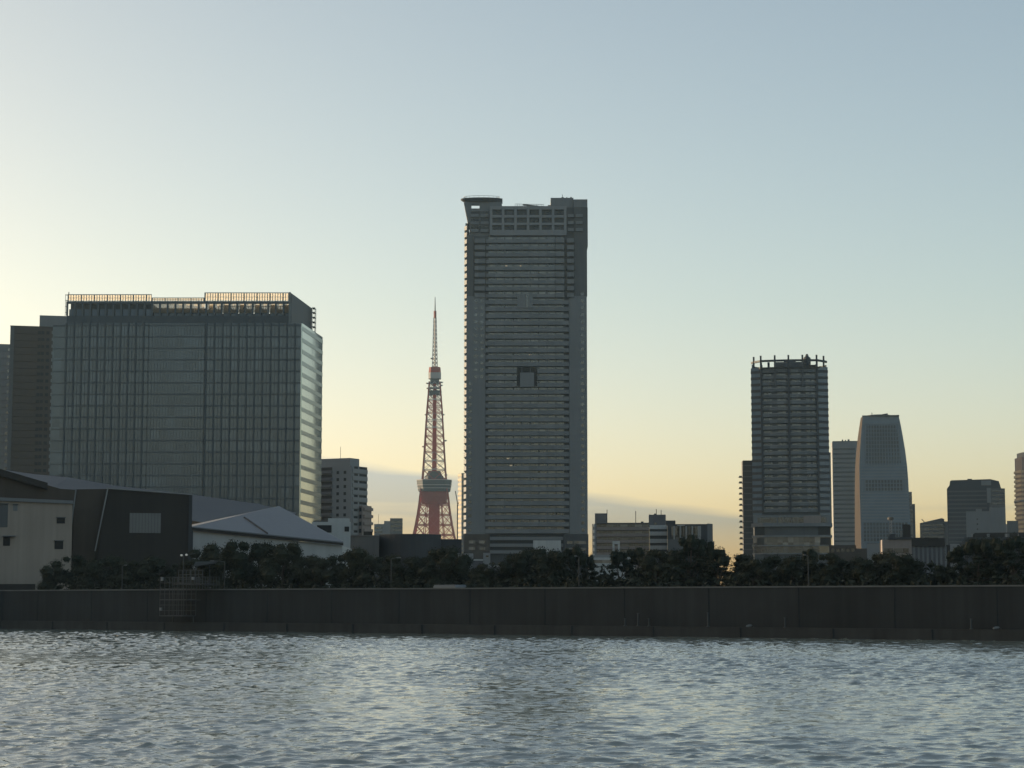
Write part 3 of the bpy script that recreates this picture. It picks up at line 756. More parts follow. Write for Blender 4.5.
repeat('window', fw, M['winb'], b.root, [(X(599.5 + 5.2 * c), 0, Z(530.2 + 6.35 * i)) for i in range(8) for c in range(10)])
repeat('divider', fd, M['conc'], b.root, [(X(602 + 5.2 * c), 0, Z(530.2 + 6.35 * i)) for i in range(8) for c in range(9)])
b.box('centre_wall', M['conc_d'], 649.5, 667.3, 526, None, 1.0, 14)
b.box('lift_block', M['grey'], 648.9, 665.8, 514.6, 525.95, .5, 12)
fc = MB(); fc.box(X(649.6), X(667.2), -.3, .9, 0, Z(530.6) - Z(534.6))
repeat('balcony', fc, M['white'], b.root, [(0, 0, Z(p)) for p in (529.2, 535.6, 543, 549.6, 556)])
MB().box(X(654.3), X(656.8), .42, .5, Z(524.8), Z(522.8)).build('window', M['win'], b.root)
MB().box(X(604.0), X(605.6), -.06, -.002, Z(518.6), Z(516.2)).build('window', M['winb'], b.root)
for px, p0, p1 in ((607.0, 523, 509), (635.8, 522.5, 510.5), (656.5, 514.5, 508.5), (661.3, 514.5, 509.5)):
    MB().bar((X(px), 4, Z(p0)), (X(px), 4, Z(p1)), .16).build('antenna', M['charcoal'], b.root)
MB().box(X(654.2), X(656.4), 3, 5, Z(514.55), Z(513.2)).build('roof_vent', M['charcoal'], b.root)
MB().box(X(641), X(643.6), 3, 5, Z(522.55), Z(521.2)).build('roof_vent', M['charcoal'], b.root)

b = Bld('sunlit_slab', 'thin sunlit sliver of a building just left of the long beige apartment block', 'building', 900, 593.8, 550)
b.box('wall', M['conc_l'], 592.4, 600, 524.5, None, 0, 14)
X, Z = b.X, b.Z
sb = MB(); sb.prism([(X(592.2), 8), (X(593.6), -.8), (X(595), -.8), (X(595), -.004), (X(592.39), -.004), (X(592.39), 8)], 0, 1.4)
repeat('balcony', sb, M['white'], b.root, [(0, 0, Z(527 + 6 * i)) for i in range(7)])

b = Bld('ribbed_office', 'dark low office building with pale vertical ribs, right of the long beige apartment block', 'building', 700, 690, 545)
X, Z = b.X, b.Z
b.box('wall', M['charcoal'], 667.6, 707.5, 524.0, None, .5, 20)
MB().prism([(X(707.5), .6), (X(713), 6), (X(713), 20), (X(707.5), 20)], 0, Z(523.4)).build('corner_wall', M['conc_d'], b.root)
b.box('roof_block', M['charcoal'], 666.0, 675.5, 520.2, 523.98, 2, 14)
b.box('lower_wall', M['conc_d'], 703, 714.2, 541.5, None, -1, .45)
b.box('terrace', M['conc_d'], 667.7, 684, 539.5, None, -2.0, .45)
rbm = MB(); rbm.box(-.28, .28, -.35, .49, 0, Z(526) - Z(548))
repeat('rib', rbm, M['conc_l'], b.root, [(X(c), 0, Z(548)) for c in (674.3, 680.5, 686.4, 692.4, 698.5, 700.2)])
pw = MB(); pw.box(-2.0, 2.0, -.05, .49, 0, 4.5)
repeat('window', pw, M['winb'], b.root, [(X(c), 0, Z(p)) for c in (677.4, 683.4, 689.4, 695.4) for p in (539, 548)])
sk = MB(); sk.box(X(677.5), X(685), .1, .49, Z(525.7), Z(525)).build('roof_light', M['white'], b.root)

b = Bld('white_annex', 'low pale concrete building with a small square arch, in front of the beige apartment block', 'building', 520, 618, 560)
X, Z = b.X, b.Z
b.box('wall', M['white'], 588.6, 636, 557.5, None, 0, 12)
b.box('upper_wall', M['conc_l'], 591.0, 612.5, 554.7, 557.4, .8, 9); b.box('upper_wall', M['conc_l'], 620, 637, 552.2, 557.4, .6, 9)
ar = MB(); b.add(ar, 612.6, 614.6, 541.0, 557.4, .5, 4); b.add(ar, 617.9, 619.9, 541.0, 557.4, .5, 4); b.add(ar, 614.6, 617.9, 541.0, 544.0, .5, 4); b.add(ar, 614.6, 617.9, 553, 557.4, .5, 4)
ar.build('arch', M['white'], b.root)
b.box('band', M['conc'], 588.5, 636.1, 566, 567.2, -.15, -.003)
aw = MB(); aw.box(-.8, .8, -.06, -.002, 0, .8)
repeat('window', aw, M['winb'], b.root, [(X(c), 0, Z(563)) for c in (592, 598, 604, 610)])

b = Bld('stepped_annex', 'stepped white stair building showing through the trees below the tallest tower', 'building', 400, 486, 560)
X, Z = b.X, b.Z
b.box('wall', M['conc_l'], 483.2, 490.3, 552.8, None, 0, 8); b.box('wall', M['conc_l'], 457.5, 473, 553.2, None, 1.5, 10)
b.box('parapet', M['white'], 473.2, 483.1, 559.2, 560.6, .2, 3); b.box('lower_wall', M['grey'], 473.1, 483.1, 560.7, None, .4, 9)
b.box('wing', M['grey'], 490.4, 504, 566.5, None, .6, 9); b.box('parapet', M['white'], 490.4, 499.5, 565.6, 566.4, .3, 9)
MB().box(X(486), X(488.6), -.05, -.002, Z(557), Z(555.4)).build('window', M['win'], b.root)

# ================================================================== 8. crowned apartment tower (right)
b = Bld('crowned_tower', 'apartment tower with a ring of posts crowning its roof, right of centre', 'tower', 1000, 790, 440)
X, Z = b.X, b.Z
def bulge(a0, a1, yc, ye, n=8, back=None):
    """outline bowed towards the viewer"""
    x0, x1 = X(a0), X(a1); pts = []
    for i in range(n + 1):
        t = i / n; u = 2 * t - 1
        pts.append((x0 + (x1 - x0) * t, yc + (ye - yc) * u * u))
    return pts
core = bulge(761.5, 818.5, 1.6, 3.2) + [(X(828.3), 9), (X(828.3), 36), (X(752.2), 36), (X(752.2), 9)]
MB().prism(core, 0, Z(367)).build('wall', M['conc_d'], b.root)
zf = []; fl = Z(500) - Z(506.4)
z = Z(512)
while z < Z(372): zf.append(z); z += fl
fr_ = bulge(762, 818, 0.0, 1.6); fr2 = bulge(762, 818, .25, 1.85)
bb = MB(); bb.prism(fr_ + fr2[::-1], 0, fl * .46)
fr3 = bulge(762, 818, 1.58, 3.18); bb.prism(fr2 + fr3[::-1], 0, .2)
M['panel2'] = glass_mat('balcony_panel_glass', (0.10, 0.11, 0.115), (0.20, 0.21, 0.215), cell=(3.6, 30, fl), rough=.5, ior=1.4, power=1.0, bump=0, off=(0, 5, -(GZ + zf[0] - .01)))
repeat('balcony', bb, M['panel2'], b.root, [(0, 0, z) for z in zf])
se = MB(); se.prism([(x, y - .12) for x, y in fr_] + [(x, y - .003) for x, y in fr_[::-1]], fl * .46 - .1, fl * .46 + .28)
repeat('handrail', se, M['conc_l'], b.root, [(0, 0, z) for z in zf])
for c0, c1 in ((752.0, 761.4), (818.6, 828.5)):
    lft = c0 < 800
    xa, xb = X(c0), X(c1)
    pl_ = [(xa, 3.2), (xb, 1.5), (xb, 9), (xa, 9)] if lft else [(xa, 1.5), (xb, 3.2), (xb, 9), (xa, 9)]
    MB().prism(pl_, Z(516), Z(367)).build('corner_glazing', M['curtain_b'], b.root)
    po = [(xa - .15, 3.05), (xb, 1.3), (xb, 1.48), (xa - .15, 3.3)] if lft else [(xa, 1.3), (xb + .15, 3.05), (xb + .15, 3.3), (xa, 1.48)]
    cb = MB(); cb.prism(po, 0, fl * .42)
    repeat('spandrel', cb, M['charcoal'], b.root, [(0, 0, z - .3) for z in zf])
wq = MB(); wq.box(-1.0, 1.0, -.12, 0, .2, 2.6)
loc = []
for z in zf:
    for c in (766.5, 770.5, 780, 784.5, 794.5, 799, 808.5, 813.5):
        u = 2 * (c - 762) / 56 - 1; loc.append((X(c), 1.56 + 1.6 * u * u, z))
random.shuffle(loc); repeat('window', wq, M['winb'], b.root, loc)
vp = MB(); vp.box(-.45, .45, -.3, 0, Z(512), Z(367))
for c in (762.3, 776.2, 789.5, 803.4, 817.7):
    u = 2 * (c - 762) / 56 - 1
    if c in (762.3, 789.5, 817.7): link_o = MB().box(-.5, .5, -.5, .6, Z(512), Z(362)).build('pier', M['charcoal'], b.root, (X(c), .1 + 1.6 * u * u - .4, 0))
    else: MB().box(-.4, .4, -.5, .6, Z(386), Z(362)).build('pier', M['conc_d'], b.root, (X(c), .1 + 1.6 * u * u - .4, 0))
cp = MB(); cp.box(-.45, .45, -.3, .5, 0, Z(355) - Z(368))
cl = [(X(c), y, Z(368)) for c, y in ((754.8, 6.0), (762.0, 1.2), (776.0, .1), (789.6, -.3), (803.5, .1), (817.6, 1.2), (824.7, 6.0))]
repeat('crown_post', cp, M['charcoal'], b.root, cl)
repeat('crown_post', MB().box(-.45, .45, -.3, .5, 0, Z(357) - Z(368)), M['charcoal'], b.root, [(x, 35 - y, z) for x, y, z in cl[1:-1]])
rg = [(X(751.8), 9), (X(754.8), 5.6)] + bulge(761.5, 818.5, -.6, .9) + [(X(825.2), 5.6), (X(828.3), 9)]
def inset(p, d=1.3): return [(x * .97, y + d) for x, y in p]
MB().prism(rg + inset(rg)[::-1], Z(361.3), Z(359.4)).build('crown_ring', M['charcoal'], b.root)
MB().prism([(x, 36 - y) for x, y in rg][::-1] + [(x, 36 - y) for x, y in inset(rg)], Z(361.3), Z(359.6)).build('crown_ring', M['charcoal'], b.root)
MB().prism([(x * 1.006, y - .4) for x, y in rg] + [(X(828.5), 36.4), (X(751.8), 36.4)], Z(368.4), Z(366.9)).build('roof_slab', M['black'], b.root)
b.box('penthouse', M['conc_d'], 776, 803, 360, 366.85, 8, 26); b.box('penthouse', M['grey'], 785, 797, 357.6, 359.95, 10, 24)
b.box('cooling_unit', M['charcoal'], 768.5, 770.8, 360.5, 366.85, 6, 9); b.box('cooling_unit', M['charcoal'], 804, 817, 364.2, 366.85, 4, 9)
MB().lathe(X(808.2), 10, [(1.9, Z(366.8)), (1.9, Z(356)), (1.0, Z(354.5)), (.5, Z(352))], 10).build('roof_tank', M['charcoal'], b.root)
gs = MB(); gs.box(X(752.6), X(755), 9, 9.2, Z(366.8), Z(362)).build('glass_screen', M['curtain_b'], b.root)
# lower part of the tower: sky lobby, void and glass shop floors
b.box('lobby', M['conc'], 752.5, 828.5, 515, 523, 1.4, 34); b.box('blank_panel', M['beige'], 802.2, 819.5, 515.8, 524.0, -.3, 1.39)
lw_ = MB(); lw_.box(-1.6, 1.6, -.1, -.001, 0, 2.6)
repeat('window', lw_, M['win'], b.root, [(X(c), 1.39, Z(522.5)) for c in (760, 766, 772.5, 780, 787, 794, 799.5, 822)])
def slab(p0, p1, ex=0.0, m='conc', nm='slab'):
    MB().prism([(X(751 - ex), 1.6), (X(762), -.8), (X(818), -.8), (X(830 + ex), 2.2), (X(830), 36), (X(751), 36)], Z(p1), Z(p0)).build(nm, M[m], b.root)
slab(523.2, 526.4, .6); slab(535.2, 537.0, .3); slab(545.0, 546.2, .3); slab(553, 554.2)
b.box('void_wall', M['black'], 753.5, 828.8, 526.45, 535.15, 3, 34)
MB().prism([(X(752.6), 2.4), (X(763), .4), (X(817), .4), (X(829), 2.4), (X(829), 34), (X(752.6), 34)], Z(545), Z(537.05)).build('shop_glazing', M['winb'], b.root)
MB().prism([(X(752.6), 2.4), (X(763), .4), (X(817), .4), (X(829), 2.4), (X(829), 34), (X(752.6), 34)], Z(552.95), Z(546.25)).build('shop_glazing', M['win'], b.root)
b.box('base_wall', M['conc_d'], 753, 829, 554.25, None, 1, 34)
b.box('dark_bay', M['black'], 756, 763, 538.2, 544.5, -.2, .39); b.box('dark_bay', M['black'], 818.8, 828.6, 537.6, 544.9, .0, 5)
b.box('side_strip', M['conc_l'], 828.6, 830.4, 451, 523, 12, 30)

b = Bld('finned_slab', 'thin dark slab building with little balcony fins, left edge of the crowned tower', 'building', 1050, 747, 500)
X, Z = b.X, b.Z
MB().prism([(X(742), 3), (X(743), 0), (X(756), 0), (X(756), 26), (X(742), 26)], 0, Z(461.2)).build('wall', M['charcoal'], b.root)
b.box('parapet', M['charcoal'], 743.2, 755, 460.4, 461.15, .3, 2)
sb = MB(); sb.box(X(738.9), X(741.98), 1.0, 3.4, 0, .35); sb.box(X(739.4), X(741.98), 3.0, 3.3, .36, 1.1)
repeat('side_balcony', sb, M['conc_d'], b.root, [(0, 0, Z(477.5 + 5.6 * i)) for i in range(15)])
hb = MB(); hb.box(X(743.1), X(752), -.12, -.002, 0, .5)
repeat('floor_band', hb, M['conc_d'], b.root, [(0, 0, Z(466 + 5.6 * i)) for i in range(17)])

# ================================================================== 9. office towers far right
b = Bld('plain_office_tower', 'plain grey-green office slab between the crowned tower and the tapering glass tower', 'tower', 1600, 844, 500)
X, Z = b.X, b.Z
MB().prism([(X(832.2), 8), (X(833.5), 0), (X(862), 0), (X(862), 30), (X(832.2), 30)], 0, Z(442)).build('wall', M['conc'], b.root)
MB().prism([(X(832.0), 8.1), (X(833.2), .2), (X(833.3), .3), (X(832.1), 8.3)], 0, Z(442)).build('edge_trim', M['conc_l'], b.root)  # pale strip stands for low sun on the slab's left edge
hb = MB(); hb.box(X(834.2), X(856), -.12, -.002, 0, 1.3)
repeat('window_band', hb, M['win_b'], b.root, [(0, 0, Z(450 + 4.6 * i)) for i in range(24)])
b.box('parapet', M['conc_d'], 833.6, 862, 441, 441.98, .2, 3)
for px, w_, p in ((843.6, .7, 439.2), (846.5, .6, 439.6), (849.6, 1.0, 439.0)): b.box('roof_unit', M['charcoal'], px - w_, px + w_, p, 440.98, 4, 8)
b.box('podium', M['charcoal'], 835, 861, 545.5, None, -3, -.15)

b = Bld('tapering_glass_tower', 'bluish glass tower with curved sides tapering towards its flat top', 'tower', 1500, 882, 480)
X, Z = b.X, b.Z
rows = [(600, 853.6, 860.5, 909.8), (548, 853.8, 860.3, 909.3), (520, 854.2, 860.1, 908.8), (495, 854.6, 859.9, 908.2), (480, 855.0, 859.8, 907.8), (466, 855.5, 860.0, 907.0), (450, 856.9, 860.9, 905.4), (435, 858.8, 862.2, 903.2), (424, 860.6, 863.3, 901.4), (416, 862.0, 864.2, 899.8)]
front = MB(); sidem = MB()
for mb_, k in ((front, 0), (sidem, 1)):
    for py, a, c, d in rows:
        xa, xc, xd = X(a), X(c), X(d); z = Z(py)
        if k == 0: mb_.v += [(xc, 0, z), (xd, 3, z), (xd - 1, 45, z), (xc, 45, z)]
        else: mb_.v += [(xa, 14, z), (xc, .02, z), (xc, 44.9, z), (xa, 44.9, z)]
    n = len(rows)
    for j in range(n - 1):
        for i in range(4): mb_.f.append((4*j + i, 4*j + (i+1) % 4, 4*(j+1) + (i+1) % 4, 4*(j+1) + i))
    mb_.f.append(tuple(range(4*(n-1), 4*n)))
front.build('glass_facade', M['curtain_b'], b.root); sidem.build('side_wall', M['brown2'], b.root)
def edge(py):
    for (p0, a0, c0, d0), (p1, a1, c1, d1) in zip(rows, rows[1:]):
        if p1 <= py <= p0:
            t = (p0 - py) / (p0 - p1); return c0 + (c1 - c0) * t, d0 + (d1 - d0) * t
for py, th, m_ in [(420.5, 1.0, 'charcoal')]: pass
def facade_y(px, c, d): return 3 * (px - c) / (d - c)
py = 541.0; wloc = []
while py > 424:
    c, d = edge(py)
    dark = (py > 525 or 425 < py < 466 or 480 < py < 491)
    if not dark:
        x0, x1 = X(c + 1), X(d - 1)
        MB().prism([(x0, -.25), (x1, 2.75), (x1, 2.95), (x0, .05 - .003)], Z(py) , Z(py) + .9).build('floor_band', M['rib'], b.root)
    else:
        nwin = 14
        for i in range(nwin):
            if 0 < i < nwin - 1 or py > 500:
                px = c + 2.5 + (d - c - 5) * (i + .5) / nwin
                wloc.append((X(px), facade_y(px, c, d) - .22, Z(py)))
    py -= 3.9 if dark else 3.1
wt = MB(); wt.box(-.85, .85, 0, .2, 0, 2.1)
random.shuffle(wloc)
repeat('window', wt, M['win_b'], b.root, wloc)
for p0_, p1_ in ((466, 424), (491, 480.5), (543, 525)):
    for i in range(15):
        c, d = edge((p0_ + p1_) / 2); px = c + 2.5 + (d - c - 5) * i / 14
        cc, dd = edge(p1_)
        if cc + .6 < px < dd - .6: MB().box(X(px) - .28, X(px) + .28, facade_y(px, c, d) - .5, facade_y(px, c, d) + .3, Z(p0_), Z(p1_)).build('rib', M['rib'], b.root)
b.box('crown_slab', M['conc_d'], 863.6, 900.2, 415.2, 415.95, -.3, 44)
hp = MB(); hp.lathe(X(880), 20, [(6, Z(415)), (9, Z(413.6)), (9, Z(413.0))], 16); hp.build('helipad', M['charcoal'], b.root)
MB().bar((X(881), 20, Z(413)), (X(889), 20, Z(411.6)), .7).bar((X(873.3), 8, Z(415)), (X(873.3), 8, Z(411.5)), .35).build('roof_crane', M['charcoal'], b.root)

b = Bld('dark_stepped_tower', 'narrow dark stepped building tucked against the right edge of the tapering glass tower', 'building', 1560, 910, 520)
b.box('wall', M['conc_d'], 905, 912.4, 491.8, None, 0, 20); b.box('lower_wall', M['charcoal'], 912.45, 915.2, 504, None, .5, 18)
X, Z = b.X, b.Z
repeat('floor_band', MB().box(X(908.8), X(912.3), -.1, -.002, 0, 1.2), M['win'], b.root, [(0, 0, Z(496 + 5 * i)) for i in range(10)])

b = Bld('red_mast', 'small lattice mast with a round platform in front of the tapering glass tower', 'mast', 1200, 890.8, 530)
X, Z = b.X, b.Z
mb_ = MB()
for s in (-1, 1):
    for q in (-1, 1): mb_.bar((s * .7, q * .7, 0), (s * .5, q * .5, Z(518)), .16)
for i in range(16):
    z0 = Z(560) + i * (Z(518) - Z(560)) / 16; z1 = z0 + (Z(518) - Z(560)) / 16
    for q in (-.6, .6): mb_.bar((-.6, q, z0), (.6, q, z1), .09)
mb_.build('lattice', M['towerw'], b.root)
MB().lathe(0, 0, [(.8, Z(520.5)), (1.8, Z(519.6)), (1.8, Z(517.5)), (.6, Z(517))], 12).build('platform', M['brown'], b.root)

b = Bld('low_brick_building', 'low beige building with a rooftop block and sunlit left end below the tapering tower', 'building', 560, 905, 550)
X, Z = b.X, b.Z
MB().prism([(X(880.0), 9), (X(882.6), 0), (X(911.6), 0), (X(911.6), 18), (X(880.0), 18)], 0, Z(539.6)).build('wall', M['beige'], b.root)
b.box('roof_parapet', M['charcoal'], 888.5, 911.8, 537.0, 539.55, -.4, 16)
b.box('roof_block', M['black'], 903.0, 910.9, 524.2, 536.95, 2, 8)
b.box('roof_block', M['conc_l'], 900.6, 902.6, 530.5, 536.95, 3, 6)
b.box('roof_box', M['charcoal'], 890, 896, 533.6, 536.9, 2, 6)
MB().bar((X(889.5), 3, Z(537)), (X(889.5), 3, Z(531.5)), .12).build('antenna', M['charcoal'], b.root)
bw_ = MB(); bw_.box(-.7, .7, -.05, -.002, 0, 1.3)
repeat('window', bw_, M['win'], b.root, [(X(c), 0, Z(553)) for c in (887, 891, 896.8, 901.5, 906)])
b = Bld('low_hall', 'low wide hall with a heavy black parapet, right of the low beige building', 'building', 600, 930, 552)
X, Z = b.X, b.Z
b.box('wall', M['grey'], 912.2, 945.8, 546.3, None, 0, 22); b.box('parapet', M['black'], 911.9, 944.8, 538.5, 546.25, -.8, 22)
b.box('parapet', M['black'], 911.9, 938, 537.6, 538.45, -.5, 15)
b.box('dark_bay', M['black'], 946.0, 950, 545, None, .5, 12)
repeat('pilaster', MB().box(-.3, .3, -.25, -.003, 0, Z(546.3)), M['conc'], b.root, [(X(914.5 + 4.4 * i), 0, 0) for i in range(8)])
b = Bld('pale_gable', 'small pale gable-ended block between the black-parapet hall and the dark pines', 'building', 560, 955, 552)
b.box('wall', M['conc_l'], 950.3, 960, 543.8, None, 0, 12); b.box('recess_shade', M['charcoal'], 957.2, 959.5, 545, 552, -.05, -.002)  # second box is a flat dark sheet standing for a recess in shade
b = Bld('plain_pale_block', 'blank pale block below the tapering glass tower, left of the sunlit beige building', 'building', 640, 873, 555)
b.box('wall', M['conc_l'], 867.3, 880.4, 543.6, None, 0, 12); b.box('coping', M['conc'], 867.2, 880.5, 543.2, 543.57, -.1, 12)
b = Bld('red_brick_block', 'dark low building with a stepped roof below the plain office slab', 'building', 700, 850, 553)
X, Z = b.X, b.Z
b.box('wall', M['brown'], 829.5, 856, 545.2, None, 0, 15); b.box('lower_wall', M['brown'], 856.05, 866.8, 548.5, None, .5, 15)
repeat('window', MB().box(-.6, .6, -.05, -.002, 0, 1.2), M['win'], b.root, [(X(c), 0, Z(552)) for c in (833, 838, 843, 848, 853)])

b = Bld('sloping_roof_block', 'small hazy building with a slanting roofline between the tapering tower and the dark block', 'building', 1300, 934, 528)
X, Z = b.X, b.Z
MB().extr([(X(920.2), 0), (X(944.2), 0), (X(944.2), Z(519)), (X(941.5), Z(518.2)), (X(920.2), Z(523))], 0, 20).build('wall', M['conc_d'], b.root)
b.box('side_wall', M['conc'], 944.25, 948.4, 521.4, None, 1, 18)
MB().bar((X(925), 5, Z(522)), (X(922), 5, Z(518.8)), .35).build('roof_crane', M['charcoal'], b.root)
repeat('floor_band', MB().box(X(921), X(943.5), -.1, -.002, 0, 1.2), M['win'], b.root, [(0, 0, Z(526 + 4 * i)) for i in range(7)])

b = Bld('dark_block_tower', 'dark square-shouldered tower with a rounded roofline near the right edge', 'tower', 1250, 976, 520)
X, Z = b.X, b.Z
MB().extr([(X(948.2), 0), (X(1001.2), 0), (X(1001.2), Z(488.5)), (X(999.2), Z(481.5)), (X(991.0), Z(479.3)), (X(953.0), Z(480.0)), (X(951.5), Z(480.8)), (X(950.8), Z(485.2)), (X(948.2), Z(488.5))], 0, 32).build('wall', M['charcoal'], b.root)
b.box('right_wing', M['conc_d'], 989.6, 1004.8, 488.8, None, -1.2, -.005); b.box('roof_panel', M['conc'], 982, 991.5, 480.6, 485.5, -.2, -.004)
b.box('corner_block', M['conc'], 987.2, 990.9, 488.2, 503, -1.6, -1.205)
b.box('roof_unit', M['charcoal'], 968.5, 973, 478.2, 479.5, 6, 12)
repeat('floor_band', MB().box(X(949), X(986.8), -.12, -.002, 0, .9), M['conc_d'], b.root, [(0, 0, Z(492 + 4.2 * i)) for i in range(16)])
repeat('floor_band', MB().box(X(991.4), X(1004.6), -1.3, -1.202, 0, 1.0), M['win'], b.root, [(0, 0, Z(492 + 4.2 * i)) for i in range(16)])
b = Bld('grey_annex_block', 'paler grey blank block standing in front of the dark square-shouldered tower', 'building', 1150, 983, 525)
X, Z = b.X, b.Z
b.box('wall', M['conc'], 966.7, 989.6, 511.2, None, 0, 16); b.box('wall', M['conc'], 989.65, 1005.2, 507.5, None, -.3, 16)
b.box('roof_block', M['conc'], 976.3, 982.2, 508.6, 511.15, 3, 9)
repeat('window', MB().box(-.4, .4, -.05, -.002, 0, 1.0), M['winb'], b.root, [(X(977.6), 0, Z(520 + 5 * i)) for i in range(5)])
b = Bld('dark_roofscape', 'long low dark building with open roof bays below the dark tower at the right edge', 'building', 700, 1000, 538)
X, Z = b.X, b.Z
b.box('wall', M['charcoal'], 965, 1060, 537.0, None, 0, 20); b.box('roof_beam', M['black'], 975, 1060, 532.6, 533.6, .2, 1.2)
repeat('roof_post', MB().box(-1.3, 1.3, .3, 1.1, 0, Z(533.6) - Z(537)), M['black'], b.root, [(X(c), 0, Z(537) + .002) for c in (977.5, 983.5, 994, 1001, 1013, 1022)])
b.box('end_block', M['conc_l'], 971.6, 973.6, 533.2, 536.95, 1, 4)
b = Bld('far_dark_block', 'small dark flat-roofed building just left of the sunlit tower at the right edge', 'building', 1400, 1010, 528)
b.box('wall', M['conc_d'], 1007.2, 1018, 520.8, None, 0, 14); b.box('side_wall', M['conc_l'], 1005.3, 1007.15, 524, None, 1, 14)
b = Bld('sunlit_round_tower', 'round-cornered tower with balconies glowing gold, cut off by the right edge', 'tower', 1450, 1023, 490)
X, Z = b.X, b.Z
arc = [(X(1015.6), 17), (X(1020.5), 3.5), (X(1022.5), .8), (X(1026), 0)]
MB().prism(arc + [(X(1050), 0), (X(1050), 34), (X(1015.6), 34)], 0, Z(457)).build('wall', M['beige'], b.root)
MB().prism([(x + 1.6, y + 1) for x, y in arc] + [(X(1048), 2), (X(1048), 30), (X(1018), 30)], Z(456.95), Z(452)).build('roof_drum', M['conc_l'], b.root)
arc2 = [(x - .9, y - .6) for x, y in arc]
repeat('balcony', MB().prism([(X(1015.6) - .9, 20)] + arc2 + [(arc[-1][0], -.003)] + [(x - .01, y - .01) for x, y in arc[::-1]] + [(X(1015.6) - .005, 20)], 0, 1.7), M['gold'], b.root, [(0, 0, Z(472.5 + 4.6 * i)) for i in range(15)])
MB().prism([(x - 1.3, y - .9) for x, y in arc] + [(X(1050), -.9), (X(1050), 34), (X(1014.6), 34)], Z(501.5), Z(499.8)).build('ring_slab', M['conc'], b.root)

# ================================================================== 10. low buildings near the quay, left
b = Bld('white_warehouse', 'plain off-white harbour building with small windows at the left edge', 'building', 322, 36, 540)
X, Z = b.X, b.Z
MB().extr([(X(-60), 0), (X(71.2), 0), (X(70.8), Z(503.8)), (X(-60), Z(499.6))], 0, 15).build('wall', M['whw'], b.root)
MB().extr([(X(-60), Z(499.3)), (X(71.6), Z(503.5)), (X(71.4), Z(500.3)), (X(-60), Z(496))], -.5, .0 - .003).build('eaves', M['conc'], b.root)
for (a0, a1, p0, p1, mm_) in ((-6, 8.0, 504.5, 527.5, 'conc_d'), (13, 17.2, 505, 511, 'conc'), (55.7, 63.8, 517.8, 523.2, 'win_d'), (54.2, 62.6, 541, 549, 'win_d'), (4.2, 10.8, 537.5, 546, 'win_d')):
    f_ = MB(); b.add(f_, a0, a1, p0, p1, -.06, -.002); w_ = f_.build('window', M[mm_], b.root)
    s_ = MB(); b.add(s_, a0 - .6, a1 + .6, p0 - .9, p0 - .1, -.35, -.002); s_.build('lintel', M['conc_d'], w_)
b.box('awning', M['conc'], 4.0, 16, 535.9, 536.7, -1.2, -.002); b.box('plinth', M['black'], -60, 36.5, 584, None, -.4, -.003)
b = Bld('dark_warehouse', 'windowless brown-black shed with slanting white edges and one pale panel', 'building', 330, 125, 530)
X, Z = b.X, b.Z
MB().extr([(X(73), 0), (X(96.5), 0), (X(107.2), Z(488.2)), (X(75), Z(489))], 2.5, 20).build('left_wall', M['brown'], b.root)
MB().extr([(X(92), 0), (X(191.2), 0), (X(191.2), Z(494)), (X(107.4), Z(488.6))], 1.5, 22).build('wall', M['black'], b.root)
MB().extr([(X(105.8), Z(487.6)), (X(190.6), Z(492.6)), (X(190.6), Z(493.6)), (X(105.8), Z(488.6))][::1], 1.2, 1.497).build('roof_trim', M['conc_l'], b.root)
MB().extr([(X(95.4), Z(551)), (X(96.6), Z(551)), (X(107.8), Z(488.7)), (X(106.5), Z(488.7))], 1.2, 1.496).build('edge_trim', M['conc_l'], b.root)
MB().extr([(X(70.0), Z(540)), (X(71.3), Z(540)), (X(76.5), Z(488.7)), (X(75.2), Z(488.7))], 2.2, 2.497).build('edge_trim', M['conc'], b.root)
b.box('panel', M['metal'], 129.4, 160.2, 512.6, 532.6, 1.4, 1.497)
ps = MB(); ps.box(-.04, .04, 1.36, 1.399, Z(532.6), Z(512.6)); repeat('panel_seam', ps, M['conc_d'], b.root, [(X(132.5 + 3.1 * i), 0, 0) for i in range(9)])
b.box('corner_strip', M['charcoal'], 188.0, 191.3, 494.2, None, 1.3, 1.498)
MB().bar((X(176.8), 6, Z(492)), (X(176.8), 6, Z(487.2)), .06).build('antenna', M['conc'], b.root)
# big sheet roof behind
b = Bld('hall_roof', 'long low hall with a huge sloping dark grey sheet roof in front of the glass office block', 'building', 420, 170, 500, rz=0.0)
X, Z = b.X, b.Z
pts = [(-60, 457), (0, 465.2), (36, 468.6), (90, 478), (150, 484.5), (190, 490), (240, 497.0), (281, 506.5)]
rfm = MB(); n0 = len(pts)
for px, py in pts: rfm.v.append((X(px), 30, Z(py)))
for px, py in pts: rfm.v.append((X(px), 0, Z(py) - 6.0 - (px > 150) * 0.4))
for px, py in pts: rfm.v.append((X(px), 30, Z(py) - 8))
for i in range(n0 - 1):
    rfm.f.append((n0 + i, n0 + i + 1, i + 1, i)); rfm.f.append((i, i + 1, 2*n0 + i + 1, 2*n0 + i)); rfm.f.append((2*n0 + i, 2*n0 + i + 1, n0 + i + 1, n0 + i))
rfm.build('roof', M['roof'], b.root)
MB().box(X(-60), X(281), .5, 29, 0, Z(530)).build('wall', M['charcoal'], b.root)
b = Bld('lean_to_shed', 'brown shed with a dark slanting roof edge between the warehouse and the big sheet roof', 'building', 350, 30, 490)
X, Z = b.X, b.Z
MB().extr([(X(-60), 0), (X(76), 0), (X(76), Z(489.2)), (X(60), Z(488.5)), (X(46), Z(484.6)), (X(0), Z(472.5)), (X(-60), Z(458))], 0, 14).build('wall', M['brown'], b.root)
